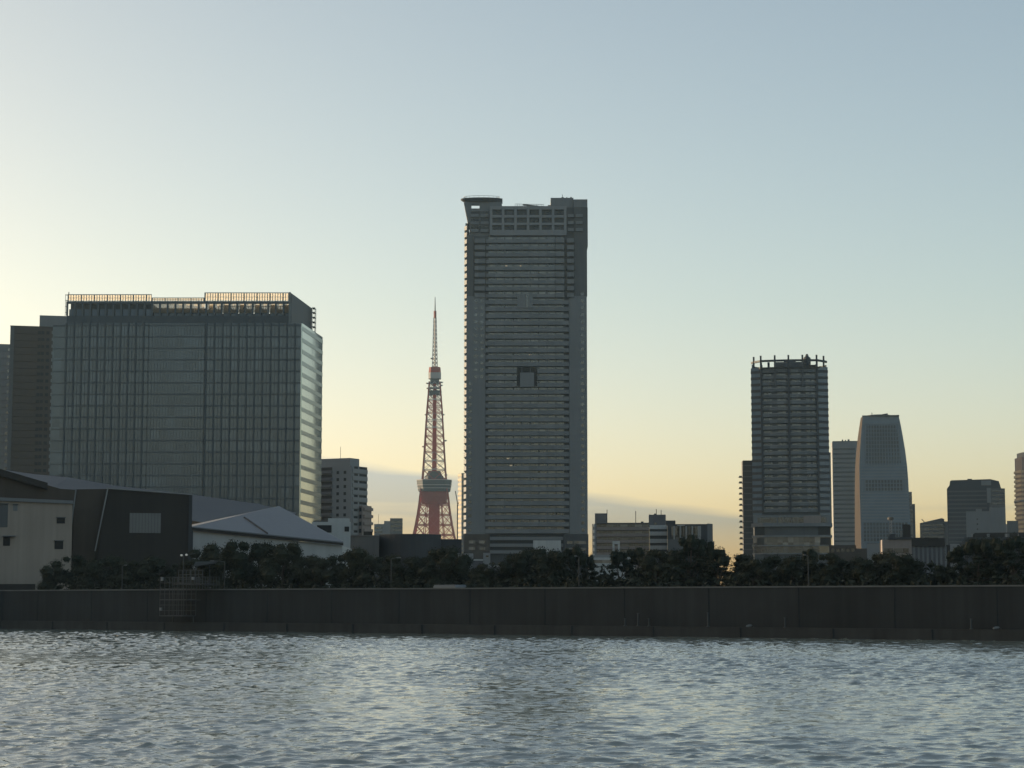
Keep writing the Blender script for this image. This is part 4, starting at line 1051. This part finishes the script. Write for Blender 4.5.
MB().extr([(X(-60), Z(455)), (X(0), Z(469.5)), (X(47), Z(483)), (X(47), Z(489.5)), (X(0), Z(476)), (X(-60), Z(461))][::-1], -1.2, -.004).build('roof_edge', M['black'], b.root)
# white triangular roof building
b = Bld('theatre_hall', 'low white hall with a broad triangular pale roof and a dark gutter line', 'building', 380, 265, 530, rz=0.0)
X, Z = b.X, b.Z
tr = MB()
A = [(191.5, 526.6, 0), (343.5, 543.6, 0), (279, 506.0, 24), (322, 530, 24)]
tr.v = [(X(px) * (1 + y / 380 * 0), y, Z(py) + 0) for px, py, y in A]
xk = X(279); sc_ = (380 + 24) / 380
tr.v = [(X(191.5), 0, Z(526.6)), (X(343.5), 0, Z(541.8)), (P(279, 506, 404)[0] - b.ox, 24, P(279, 506, 404)[2] - GZ), (P(192, 524.5, 404)[0] - b.ox, 24, P(192, 524.5, 404)[2] - GZ), (P(343, 541, 404)[0] - b.ox, 24, P(343, 541, 404)[2] - GZ),
        (X(191.5), 0, Z(526.6) - .6), (X(343.5), 0, Z(541.8) - .6), (P(279, 506, 404)[0] - b.ox, 24, P(279, 506, 404)[2] - GZ - .6), (P(192, 524.5, 404)[0] - b.ox, 24, P(192, 524.5, 404)[2] - GZ - .6), (P(343, 541, 404)[0] - b.ox, 24, P(343, 541, 404)[2] - GZ - .6)]
tr.f = [(0, 1, 2), (0, 2, 3), (1, 4, 2), (5, 7, 6), (5, 8, 7), (6, 7, 9), (0, 5, 6, 1), (3, 8, 5, 0), (1, 6, 9, 4), (2, 7, 8, 3), (4, 9, 7, 2)]
tr.build('roof', M['roof_l'], b.root)
MB().extr([(X(191.5), Z(530.4)), (X(343.5), Z(545.4)), (X(343.5), Z(543.2)), (X(191.5), Z(527.6))], -.6, -.003).build('gutter', M['black'], b.root)
MB().extr([(X(193), 0), (X(342.5), 0), (X(342.5), Z(545.6)), (X(193), Z(530.8))], .2, 22).build('wall', M['white'], b.root)
rs_ = MB()
def roofpt(t, u):  # along the eaves, up the slope
    p = np.array(tr.v[0]) * (1 - t) + np.array(tr.v[1]) * t; return p + u * (np.array(tr.v[2]) - p)
pa_ = (P(232, 517, 393)[0] - b.ox, 13, P(232, 517, 393)[2] - GZ); rs_.bar(roofpt(.13, .47) + (0, 0, .1), roofpt(.50, .01) + (0, 0, .1), .16); rs_.build('roof_seam', M['charcoal'], b.root)
b = Bld('white_box_building', 'small white box-shaped building with a dark strip window in front of the grey apartment block', 'building', 430, 332, 530)
X, Z = b.X, b.Z
b.box('wall', M['white'], 312, 350.5, 521.8, None, 0, 14); b.box('upper_wall', M['white'], 328, 349.5, 518.2, 521.75, .3, 12)
b.box('window', M['win_d'], 317, 331.6, 525.2, 532.6, -.06, -.002); b.box('window', M['win_d'], 344.5, 349, 526.5, 531.5, -.06, -.002)
b.box('roof_unit', M['charcoal'], 313, 327.6, 520.2, 521.7, 3, 8)
# curved dark wall building
b = Bld('curved_hall', 'low dark blue-grey hall with a long curved blank wall below the lattice tower', 'building', 460, 398, 545)
X, Z = b.X, b.Z
MB().prism([(X(343), .5), (X(379), 0), (X(379), 22), (X(343), 22)], 0, Z(535.8)).build('wall', M['conc_d'], b.root)
cv = [(X(379) + (X(441.5) - X(379)) * i / 12, .2 + 5 * (2 * i / 12 - 1) ** 2 - 5 + 4.5) for i in range(13)]
MB().prism([(X(379.05), 7)] [:0] + cv + [(X(441.5), 26), (X(379), 26)], 0, Z(533.9)).build('curved_wall', M['charcoal'], b.root)
b.box('wing', M['charcoal'], 441.6, 462.5, 538.2, None, 6, 26)
b.box('roof_unit', M['black'], 363.2, 372, 530.6, 535.75, 6, 10); b.box('roof_unit', M['charcoal'], 351, 362, 534.2, 535.75, 5, 10)
b.box('coping', M['conc'], 343.1, 378.9, 535.3, 535.78, -.1, .3)
# ================================================================== 11. trees along the quay
def leaf_mat(name, c0, c1):
    m, nt, b = new_mat(name); N = nt.nodes; L = nt.links
    g = N.new('ShaderNodeNewGeometry'); n = N.new('ShaderNodeTexNoise'); n.inputs['Scale'].default_value = .5; n.inputs['Detail'].default_value = 4
    L.new(g.outputs['Position'], n.inputs['Vector'])
    oi = N.new('ShaderNodeObjectInfo')
    ad = N.new('ShaderNodeMath'); ad.operation = 'ADD'; L.new(n.outputs['Fac'], ad.inputs[0]); L.new(oi.outputs['Random'], ad.inputs[1])
    mr = N.new('ShaderNodeMapRange'); mr.inputs[1].default_value = .3; mr.inputs[2].default_value = 1.7; L.new(ad.outputs[0], mr.inputs[0])
    mx = N.new('ShaderNodeMix'); mx.data_type = 'RGBA'; L.new(mr.outputs[0], mx.inputs[0])
    mx.inputs[6].default_value = (*c0, 1); mx.inputs[7].default_value = (*c1, 1); L.new(mx.outputs[2], b.inputs['Base Color'])
    b.inputs['Roughness'].default_value = .7; b.inputs['Specular IOR Level'].default_value = .15
    return m
M['leaf'] = leaf_mat('broadleaf_foliage', (0.022, 0.030, 0.019), (0.046, 0.050, 0.032))
M['pine'] = leaf_mat('pine_foliage', (0.018, 0.028, 0.020), (0.034, 0.042, 0.028))
M['bark'] = mat('bark', (0.06, 0.05, 0.04), 0.9, .3, 1.5)

def crown_mesh(seed, kind):
    rng = np.random.RandomState(seed)
    # unit tree: height 1 crown between .25 and 1, half-width about .42
    clumps = []
    nC = 26 if kind == 'round' else 34
    for i in range(nC):
        if kind == 'round':
            t = rng.rand(); z = .28 + .62 * t; rr = .44 * math.sqrt(max(0.02, 1 - ((t - .35) / .72) ** 2))
            a = rng.rand() * 2 * pi; r = rr * math.sqrt(rng.rand()) * .95
            clumps.append((r * cos(a), r * sin(a), z, .10 + .09 * rng.rand(), .8))
        else:
            t = rng.rand(); z = .25 + .68 * t; rr = .46 * (1 - .75 * t) + .04
            a = rng.rand() * 2 * pi; r = rr * (rng.rand() ** .5)
            clumps.append((r * cos(a), r * sin(a), z, .07 + .06 * rng.rand(), .55 if t < .75 else 1.4))
    v = []; f = []
    per = 180
    for cx, cy, cz, cr, fl in clumps:
        n = int(per * (cr / .13) ** 2)
        d = rng.normal(size=(n, 3)); d /= np.linalg.norm(d, axis=1)[:, None]
        rad = cr * (0.55 + .5 * rng.rand(n))[:, None]
        c = np.array((cx, cy, cz)) + d * rad * np.array((1, 1, fl))
        t1 = rng.normal(size=(n, 3)); t1 /= np.linalg.norm(t1, axis=1)[:, None]
        t2 = np.cross(t1, d); t2 /= np.linalg.norm(t2, axis=1)[:, None] + 1e-6
        s1 = (.009 + .011 * rng.rand(n))[:, None] * (1.0 if kind == 'round' else 1.2); s2 = s1 * (.55 if kind == 'round' else .28)
        q = np.stack([c - t1 * s1, c - t2 * s2, c + t1 * s1, c + t2 * s2], 1).reshape(-1, 3)
        b0 = len(v); v.extend(q.tolist()); f.extend([[b0 + 4*i, b0 + 4*i + 1, b0 + 4*i + 2, b0 + 4*i + 3] for i in range(n)])
        # the dense heart of the clump: irregular low blob
        b0 = len(v); k = 7
        for j, (zz, r_) in enumerate(((-.6, .45), (0, .72), (.55, .45))):
            for i in range(k):
                a = 2 * pi * i / k + j * .4; w_ = r_ * (0.8 + .35 * rng.rand())
                v.append([cx + cr * w_ * cos(a), cy + cr * w_ * sin(a), cz + cr * fl * zz])
        for j in range(2):
            for i in range(k): f.append([b0 + j*k + i, b0 + j*k + (i+1) % k, b0 + (j+1)*k + (i+1) % k, b0 + (j+1)*k + i])
        f.append([b0 + i for i in range(k)][::-1]); f.append([b0 + 2*k + i for i in range(k)])
    me = bpy.data.meshes.new('crown'); me.from_pydata(v, [], f)
    me.materials.append(M['leaf'] if kind == 'round' else M['pine'])
    # trunk with limbs
    t = MB(); t.bar((0, 0, 0), (.01, .01, .5), .030, 7, .018)
    for cx, cy, cz, cr, fl in clumps[::3]:
        t.bar((.008, .008, .22 + .4 * rng.rand() * min(1, cz)), (cx * .9, cy * .9, cz), .012, 5, .004)
    tm = bpy.data.meshes.new('trunk'); tm.from_pydata(t.v, [], t.f); tm.materials.append(M['bark'])
    return me, tm
VAR = {'round': [crown_mesh(s, 'round') for s in (1, 2, 3, 4, 5)], 'pine': [crown_mesh(s, 'pine') for s in (11, 12, 13)]}

def tree(i, px, ptop, back, kind, wide, label):
    Xw = None
    # stand the tree on its line a fixed number of metres behind the wall
    u = (px - 512) / FPX
    y = 230.0
    for _ in range(6): y = quay_y(u * y * 1.006, back)
    x = P(px, 570, y)[0]; h = (P(px, ptop, y)[2] - GZ) / .95
    cm, tm = VAR[kind][i % len(VAR[kind])]
    root = thing('broadleaf_tree' if kind == 'round' else 'pine_tree', label, 'tree', (x, y, GZ), random.random() * 6.28, 'dark trees behind the flood wall')
    for nm, me in (('crown', cm), ('trunk', tm)):
        o = bpy.data.objects.new(nm, me); COL.objects.link(o); o.parent = root
        o.scale = (h * wide, h * wide, h)
TREES = [
 (50, 567, 11, 'round', 1.0, 'leftmost dark tree, half covering the off-white harbour building\'s right end'),
 (72, 556, 16, 'round', 1.0, 'dark tree where the off-white building meets the black shed'),
 (92, 560, 10, 'round', 1.1, 'dark tree under the slanting white edge of the black shed'),
 (112, 556, 18, 'round', 1.1, 'dark tree left of and below the shed\'s pale panel'),
 (134, 561, 12, 'round', 1.1, 'dark tree directly under the shed\'s pale panel'),
 (156, 558, 19, 'round', 1.1, 'dark tree behind the left end of the steel platform'),
 (178, 563, 24, 'round', 1.0, 'low dark tree behind the two glowing lamps above the steel platform'),
 (203, 550, 14, 'round', 1.0, 'tall dark tree just right of the black shed, before the pale roof'),
 (222, 545, 22, 'round', 1.0, 'dark tree before the left part of the low pale hall wall'),
 (243, 542, 12, 'round', .95, 'tallest tree in front of the triangular pale roof'),
 (262, 545, 20, 'round', 1.0, 'dark tree under the peak of the triangular pale roof'),
 (283, 543, 12, 'round', 1.0, 'rounded dark tree just right of the pale roof\'s peak'),
 (302, 555, 18, 'round', 1.1, 'lower dark tree before the right half of the pale hall wall'),
 (322, 557, 12, 'round', 1.1, 'dark tree at the right end of the pale hall\'s gutter'),
 (342, 555, 20, 'round', 1.0, 'dark tree where the pale hall meets the curved blue-grey hall'),
 (361, 550, 12, 'round', 1.0, 'dark tree under the small roof box of the curved hall'),
 (382, 556, 18, 'round', 1.1, 'dark tree just left of the first lamp pole from the left'),
 (403, 556, 12, 'round', 1.1, 'dark tree just right of the first lamp pole from the left'),
 (424, 556, 19, 'round', 1.0, 'low dark tree directly below the lattice tower'),
 (443, 548, 13, 'round', 1.0, 'tall dark tree below the right end of the curved hall'),
 (460, 556, 20, 'round', 1.0, 'dark tree behind the white strip on the flood wall'),
 (480, 564, 12, 'round', 1.1, 'low dark tree in front of the stepped white stair building'),
 (499, 570, 20, 'round', 1.1, 'lowest dark tree, just right of the stepped white stair building'),
 (516, 552, 14, 'round', 1.0, 'dark tree before the left half of the tallest tower\'s foot'),
 (534, 549, 20, 'round', 1.0, 'dark tree under the left end of the blank billboard'),
 (553, 552, 12, 'round', 1.0, 'dark tree under the right end of the blank billboard'),
 (573, 550, 16, 'pine', 1.0, 'pine just left of the pole at the tallest tower\'s right edge'),
 (586, 556, 20, 'pine', .8, 'pine at the right edge of the tallest tower, beside the white annex'),
 (602, 574, 15, 'round', 1.2, 'low bush-like tree in front of the white annex wall'),
 (620, 554, 14, 'pine', 1.0, 'pine before the small square arch of the white annex'),
 (637, 551, 20, 'pine', 1.0, 'pine before the middle of the long beige apartment block'),
 (656, 550, 13, 'round', 1.0, 'dark tree below the lift block of the long beige apartment block'),
 (672, 551, 20, 'round', 1.0, 'dark tree at the joint of beige block and ribbed office'),
 (690, 539, 14, 'pine', .95, 'tall pine with spiky top before the ribbed office'),
 (702, 541, 20, 'pine', .95, 'second spiky pine, before the right end of the ribbed office'),
 (716, 552, 13, 'pine', .9, 'pine at the right edge of the ribbed office, against the sky'),
 (733, 555, 17, 'round', 1.35, 'low dark tree under the open sky left of the finned slab'),
 (753, 560, 12, 'round', 1.1, 'dark tree below the finned slab\'s foot'),
 (772, 557, 19, 'round', 1.1, 'dark tree below the left half of the crowned tower'),
 (792, 557, 12, 'round', 1.1, 'dark tree just left of the lamp pole under the crowned tower'),
 (812, 551, 18, 'pine', 1.0, 'dark spiky tree just right of the lamp pole under the crowned tower'),
 (828, 554, 12, 'round', 1.0, 'dark tree at the right foot of the crowned tower'),
 (846, 560, 19, 'round', 1.1, 'low dark tree before the dark brick block'),
 (866, 558, 12, 'round', 1.1, 'dark tree before the blank pale block'),
 (884, 553, 18, 'round', 1.1, 'rounded dark tree before the sunlit end of the low beige building'),
 (905, 556, 12, 'round', 1.1, 'dark tree before the right half of the low beige building'),
 (925, 562, 19, 'round', 1.2, 'low dark tree before the hall with the black parapet'),
 (944, 566, 12, 'round', 1.1, 'lowest tree on the right, below the pale gable-ended block'),
 (963, 548, 18, 'pine', 1.1, 'dark pine just right of the pale gable-ended block'),
 (979, 541, 12, 'pine', 1.1, 'tall dark pine below the paler grey annex block'),
 (996, 542, 20, 'pine', 1.1, 'tall dark pine below the right edge of the dark square-shouldered tower'),
 (1014, 540, 12, 'pine', 1.1, 'dark pine below the round gold-lit tower at the right edge'),
 (1034, 538, 18, 'pine', 1.1, 'rightmost dark pine, cut off by the edge of the picture'),
]
for i, t in enumerate(TREES): tree(i, *t)

# undergrowth: one mass of low shrubs behind the wall
def undergrowth():
    rng = np.random.RandomState(5); v = []; f = []
    x = q0[0] + 7.5
    while x < q2[0] + 8:
        for row in range(3):
            cx = x + rng.rand() * 1.5; cy = quay_y(cx, 4.5 + row * 7 + rng.rand() * 3); h = (2.2 if row == 0 else 4.0) + rng.rand() * 1.3
            n = 90
            d = rng.normal(size=(n, 3)); d /= np.linalg.norm(d, axis=1)[:, None]; d[:, 2] = abs(d[:, 2])
            c = np.array((cx, cy, GZ)) + d * np.array((1.9, 1.9, h)) * (.7 + .35 * rng.rand(n))[:, None]
            t1 = rng.normal(size=(n, 3)); t1 /= np.linalg.norm(t1, axis=1)[:, None]; t2 = np.cross(t1, d); t2 /= np.linalg.norm(t2, axis=1)[:, None] + 1e-6
            q = np.stack([c - t1 * .3, c - t2 * .17, c + t1 * .3, c + t2 * .17], 1).reshape(-1, 3)
            b0 = len(v); v.extend(q.tolist()); f.extend([[b0 + 4*i, b0 + 4*i+1, b0 + 4*i+2, b0 + 4*i+3] for i in range(n)])
        x += 1.9
    me = bpy.data.meshes.new('undergrowth'); me.from_pydata(v, [], f); me.materials.append(M['leaf'])
    o = bpy.data.objects.new('undergrowth', me); COL.objects.link(o); tag(o, 'dense dark undergrowth filling the gaps between the quayside trees', kind='stuff')
undergrowth()

# ================================================================== 12. small things on the quay
def on_quay(px, off, py=585):
    y = 230.0; u = (px - 512) / FPX
    for _ in range(6): y = quay_y(u * y * 1.006, off)
    return P(px, py, y)[0], y
def lamp_pole(px, ptop, label, off=5.0, arm=-0.25):
    x, y = on_quay(px, off); h = P(px, ptop, y)[2] - GZ
    r = thing('street_lamp', label, 'street lamp', (x, y, GZ), 0, 'lamp poles along the quay')
    MB().bar((0, 0, 0), (0, 0, h), .09, 8, .06).build('pole', M['fin2'], r)
    MB().bar((0, 0, h - .05), (arm, 0, h + .12), .05, 6).build('arm', M['fin2'], r)
    MB().box(min(arm * 1.0, arm * 1.0 + (.5 if arm > 0 else -.5) * min(1, abs(arm) + .3)), max(arm * 1.0, arm * 1.0 + (.5 if arm > 0 else -.5) * min(1, abs(arm) + .3)), -.12, .12, h + .05, h + .19).build('lamp_head', M['lamp0'], r)
M['fin2'] = mat('lamp_pole_steel', (0.055, 0.06, 0.06), .5, .1)
M['lampw'] = mat('small_lamp_lens', (0.6, 0.6, 0.56), .4, 0, 1, emit=(1, .98, .9, .06))
M['lamp0'] = mat('lamp_housing', (0.14, 0.14, 0.135), .5, .1)
lamp_pole(391, 558.5, 'thin pale lamp pole before the trees below the lattice tower', arm=.7)
lamp_pole(579, 557, 'thicker pale pole at the foot of the tallest tower\'s right edge')
lamp_pole(808.5, 556, 'pale lamp pole below the crowned tower')
lamp_pole(224.5, 561.5, 'thin lamp pole with an arm to the left, right of the steel platform', arm=-1.5)
lamp_pole(122, 566, 'very faint thin pole before the black shed', arm=.3)
# lit lamps above the platform
x, y = on_quay(181, 6.0)
r = thing('twin_lamp', 'pair of small glowing white lamps on a pole above the steel platform', 'lamp', (x, y, GZ))
ht = P(181, 555.3, y)[2] - GZ
MB().bar((.3, 0, 0), (.3, 0, ht - .05), .07, 6).build('pole', M['fin2'], r)
MB().bar((-.2, 0, ht - .1), (1.9, 0, ht + .25), .04, 5).build('arm', M['fin2'], r)
for dx, dz in ((0.0, 0.0), (.68, .06)):
    MB().lathe(dx, 0, [(.08, ht - .14 + dz), (.17, ht - .06 + dz), (.17, ht + .06 + dz), (.08, ht + .14 + dz)], 10).build('lamp_head', M['lampw'] if 'lampw' in M else M['lamp'], r)
# steel landing stage
x0, y0 = on_quay(167.0, -1.2, 600); yq = y0
r = thing('landing_stage', 'faint steel lattice landing stage with ladders standing against the flood wall', 'landing stage', (x0, y0, 0), -math.atan2(q0[1] - q2[1], q2[0] - q0[0]))
mq = yq / FPX / cos(math.atan2(q0[1] - q2[1], q2[0] - q0[0]))
def LX(px): return (px - 163.5) * mq * .93
def LZ(py): return P(163, py, yq)[2]
M['steel'] = mat('galvanised_steel', (0.060, 0.068, 0.072), .6, .2, 1.0)
def frame_box(px0, px1, p0, p1, nx, nz, ya, yb, rad=.045):
    m_ = MB(); zt__, zb__ = LZ(p0), LZ(p1)
    for yy in (ya, yb):
        for i in range(nx + 1):
            x = LX(px0 + (px1 - px0) * i / nx); m_.bar((x, yy, zb__), (x, yy, zt__), rad)
        for j in range(nz + 1):
            z = zb__ + (zt__ - zb__) * j / nz; m_.bar((LX(px0), yy, z), (LX(px1), yy, z), rad)
    return m_
frame_box(163.5, 192, 577.5, 616, 5, 7, -1.3, 1.0).build('frame', M['steel'], r)
frame_box(185.5, 199.5, 570.5, 584, 3, 3, -1.3, 1.0, .06).build('gantry', M['steel'], r)
frame_box(192, 218, 577.3, 589.5, 8, 3, -.9, 1.2, .035).build('railing', M['steel'], r)
for p0, a0, a1 in ((615.6, 163.5, 192), (599.8, 163.5, 197), (584.2, 180, 217)):
    MB().box(LX(a0), LX(a1), -1.4, 1.1, LZ(p0 + .5), LZ(p0 - .2)).build('walkway', M['steel'], r)
for px, py, hh in ((166.5, 579, 1.8), (203.6, 578.8, 1.4), (165.6, 609, 1.5)):
    MB().box(LX(px - .9), LX(px + .9), -1.55, -1.3, LZ(py + hh), LZ(py - hh)).build('float', M['conc_l'], r)
for px in (165, 190): MB().bar((LX(px), .9, -2), (LX(px), .9, LZ(616)), .08, 8).build('pile', M['steel'], r)
# sheltered roof by the stage
x, y = on_quay(207, 9)
r = thing('boat_shelter', 'small grey-roofed shelter behind the steel landing stage', 'shelter', (x, y, GZ))
s_ = y / FPX
def SX(px): return (px - 207) * s_
def SZ(py): return P(207, py, y)[2] - GZ
MB().extr([(SX(193), SZ(566.5)), (SX(226), SZ(561.8)), (SX(226), SZ(560.9)), (SX(195), SZ(561.6))], 0, 3).build('roof', M['conc_d'], r)
for px in (195, 209, 222): MB().bar((SX(px), .5, 0), (SX(px), .5, SZ(563)), .07).build('post', M['steel'], r)
# white coach behind the wall
x, y = on_quay(452, 4)
r = thing('parked_coach', 'low white-roofed coach showing just above the flood wall, left of centre', 'coach', (x, y, GZ), -math.atan2(q0[1] - q2[1], q2[0] - q0[0]))
s_ = y / FPX * 1.15
hb_ = P(452, 585.2, y)[2] - GZ
MB().extr([(-14*s_, .45), (12*s_, .45), (12*s_, hb_ - .9), (10*s_, hb_ - .15), (-14*s_, hb_ - .15)], -1.2, 1.2).build('body', M['conc_l'], r)
MB().extr([(-14*s_, hb_ - .147), (10*s_, hb_ - .147), (8.8*s_, hb_ + .05), (-13.6*s_, hb_ + .05)], -1.1, 1.1).build('roof', M['conc_g'], r)
MB().extr([(-13*s_, hb_ - 1.15), (10.6*s_, hb_ - 1.15), (9.6*s_, hb_ - .45), (-13*s_, hb_ - .45)], -1.22, -1.203).build('window', M['win'], r)
wh = MB()
for dx in (-9.5, 7.5):
    wm = MB(); wm.lathe(0, 0, [(.46, -.14), (.5, -.1), (.5, .1), (.46, .14)], 16)
    wo = wm.build('wheel', M['black'], r, (dx * s_, -1.12, .5)); wo.rotation_euler = (R(90), 0, 0)
# mooring posts and lifebuoy stands on the lower ledge
for px, tall, lab in ((625, .9, 'short post on the ledge, left of the pair below the ribbed office'), (638, 1.5, 'left post of the close pair standing on the ledge'), (649, .9, 'small bollard-like post right of the close pair on the ledge'), (708, 1.6, 'slim post on the ledge below the spiky pines'), (785, 1.1, 'slim post on the ledge below the crowned tower\'s left half'), (971, 1.1, 'slim post on the ledge below the dark square-shouldered tower')):
    x, y = on_quay(px, .8, 618)
    r = thing('mooring_post', lab, 'post', (x, y, 1.15), 0, 'posts along the ledge')
    MB().lathe(0, 0, [(.13, 0), (.10, .1), (.09, tall * .9), (.13, tall * .92), (.13, tall)], 10).build('shaft', M['steel'], r)
    MB().lathe(0, 0, [(.2, 0.003), (.2, .06), (.14, .08)], 10).build('foot', M['steel'], r)
for px, lab in ((749, 'small pale float on the ledge, below the finned slab'), (996, 'small pale float lying on the ledge near the right edge')):
    x, y = on_quay(px, .8, 626)
    r = thing('mooring_float', lab, 'float', (x, y, 1.15), 0, 'pale floats on the ledge')
    fm = MB(); fm.lathe(0, 0, [(.04, -.34), (.12, -.24), (.15, 0), (.12, .24), (.04, .34)], 12); o = fm.build('shell', M['conc'], r, (0, 0, .16)); o.rotation_euler = (0, R(80), 0)
    MB().bar((.34, 0, .2), (.55, 0, .03), .03).build('rope_eye', M['steel'], r)

# ================================================================== 13. unseen blocks added past the left edge to shade the quay from the sun
for i, (x0_, x1_, y0_, d_, h_, lab) in enumerate(((-235, -140, 335, 60, 36, 'unseen grey block added past the left edge of the picture to shade the quay'), (-345, -250, 350, 60, 44, 'taller unseen grey block added farthest left to shade the quay'))):
    r = thing('sun_blocker', lab, 'building', ((x0_ + x1_) / 2, y0_, GZ), 0, 'unseen blocks added to shade the quay')
    w_ = (x1_ - x0_) / 2
    MB().box(-w_, w_, 0, d_, 0, h_).build('wall', M['grey'], r)
    MB().box(-w_ + 4, w_ - 30, 6, d_ - 6, h_ + .003, h_ + 4).build('roof_block', M['conc_d'], r)
    repeat('window_band', MB().box(-w_ + 1, w_ - 1, -.1, -.003, 0, 1.6), M['winb'], r, [(0, 0, 2 + 3.6 * k) for k in range(int(h_ / 3.6))])
    repeat('side_window_band', MB().box(w_ + .003, w_ + .1, 1, d_ - 1, 0, 1.6), M['winb'], r, [(0, 0, 2 + 3.6 * k) for k in range(int(h_ / 3.6))])
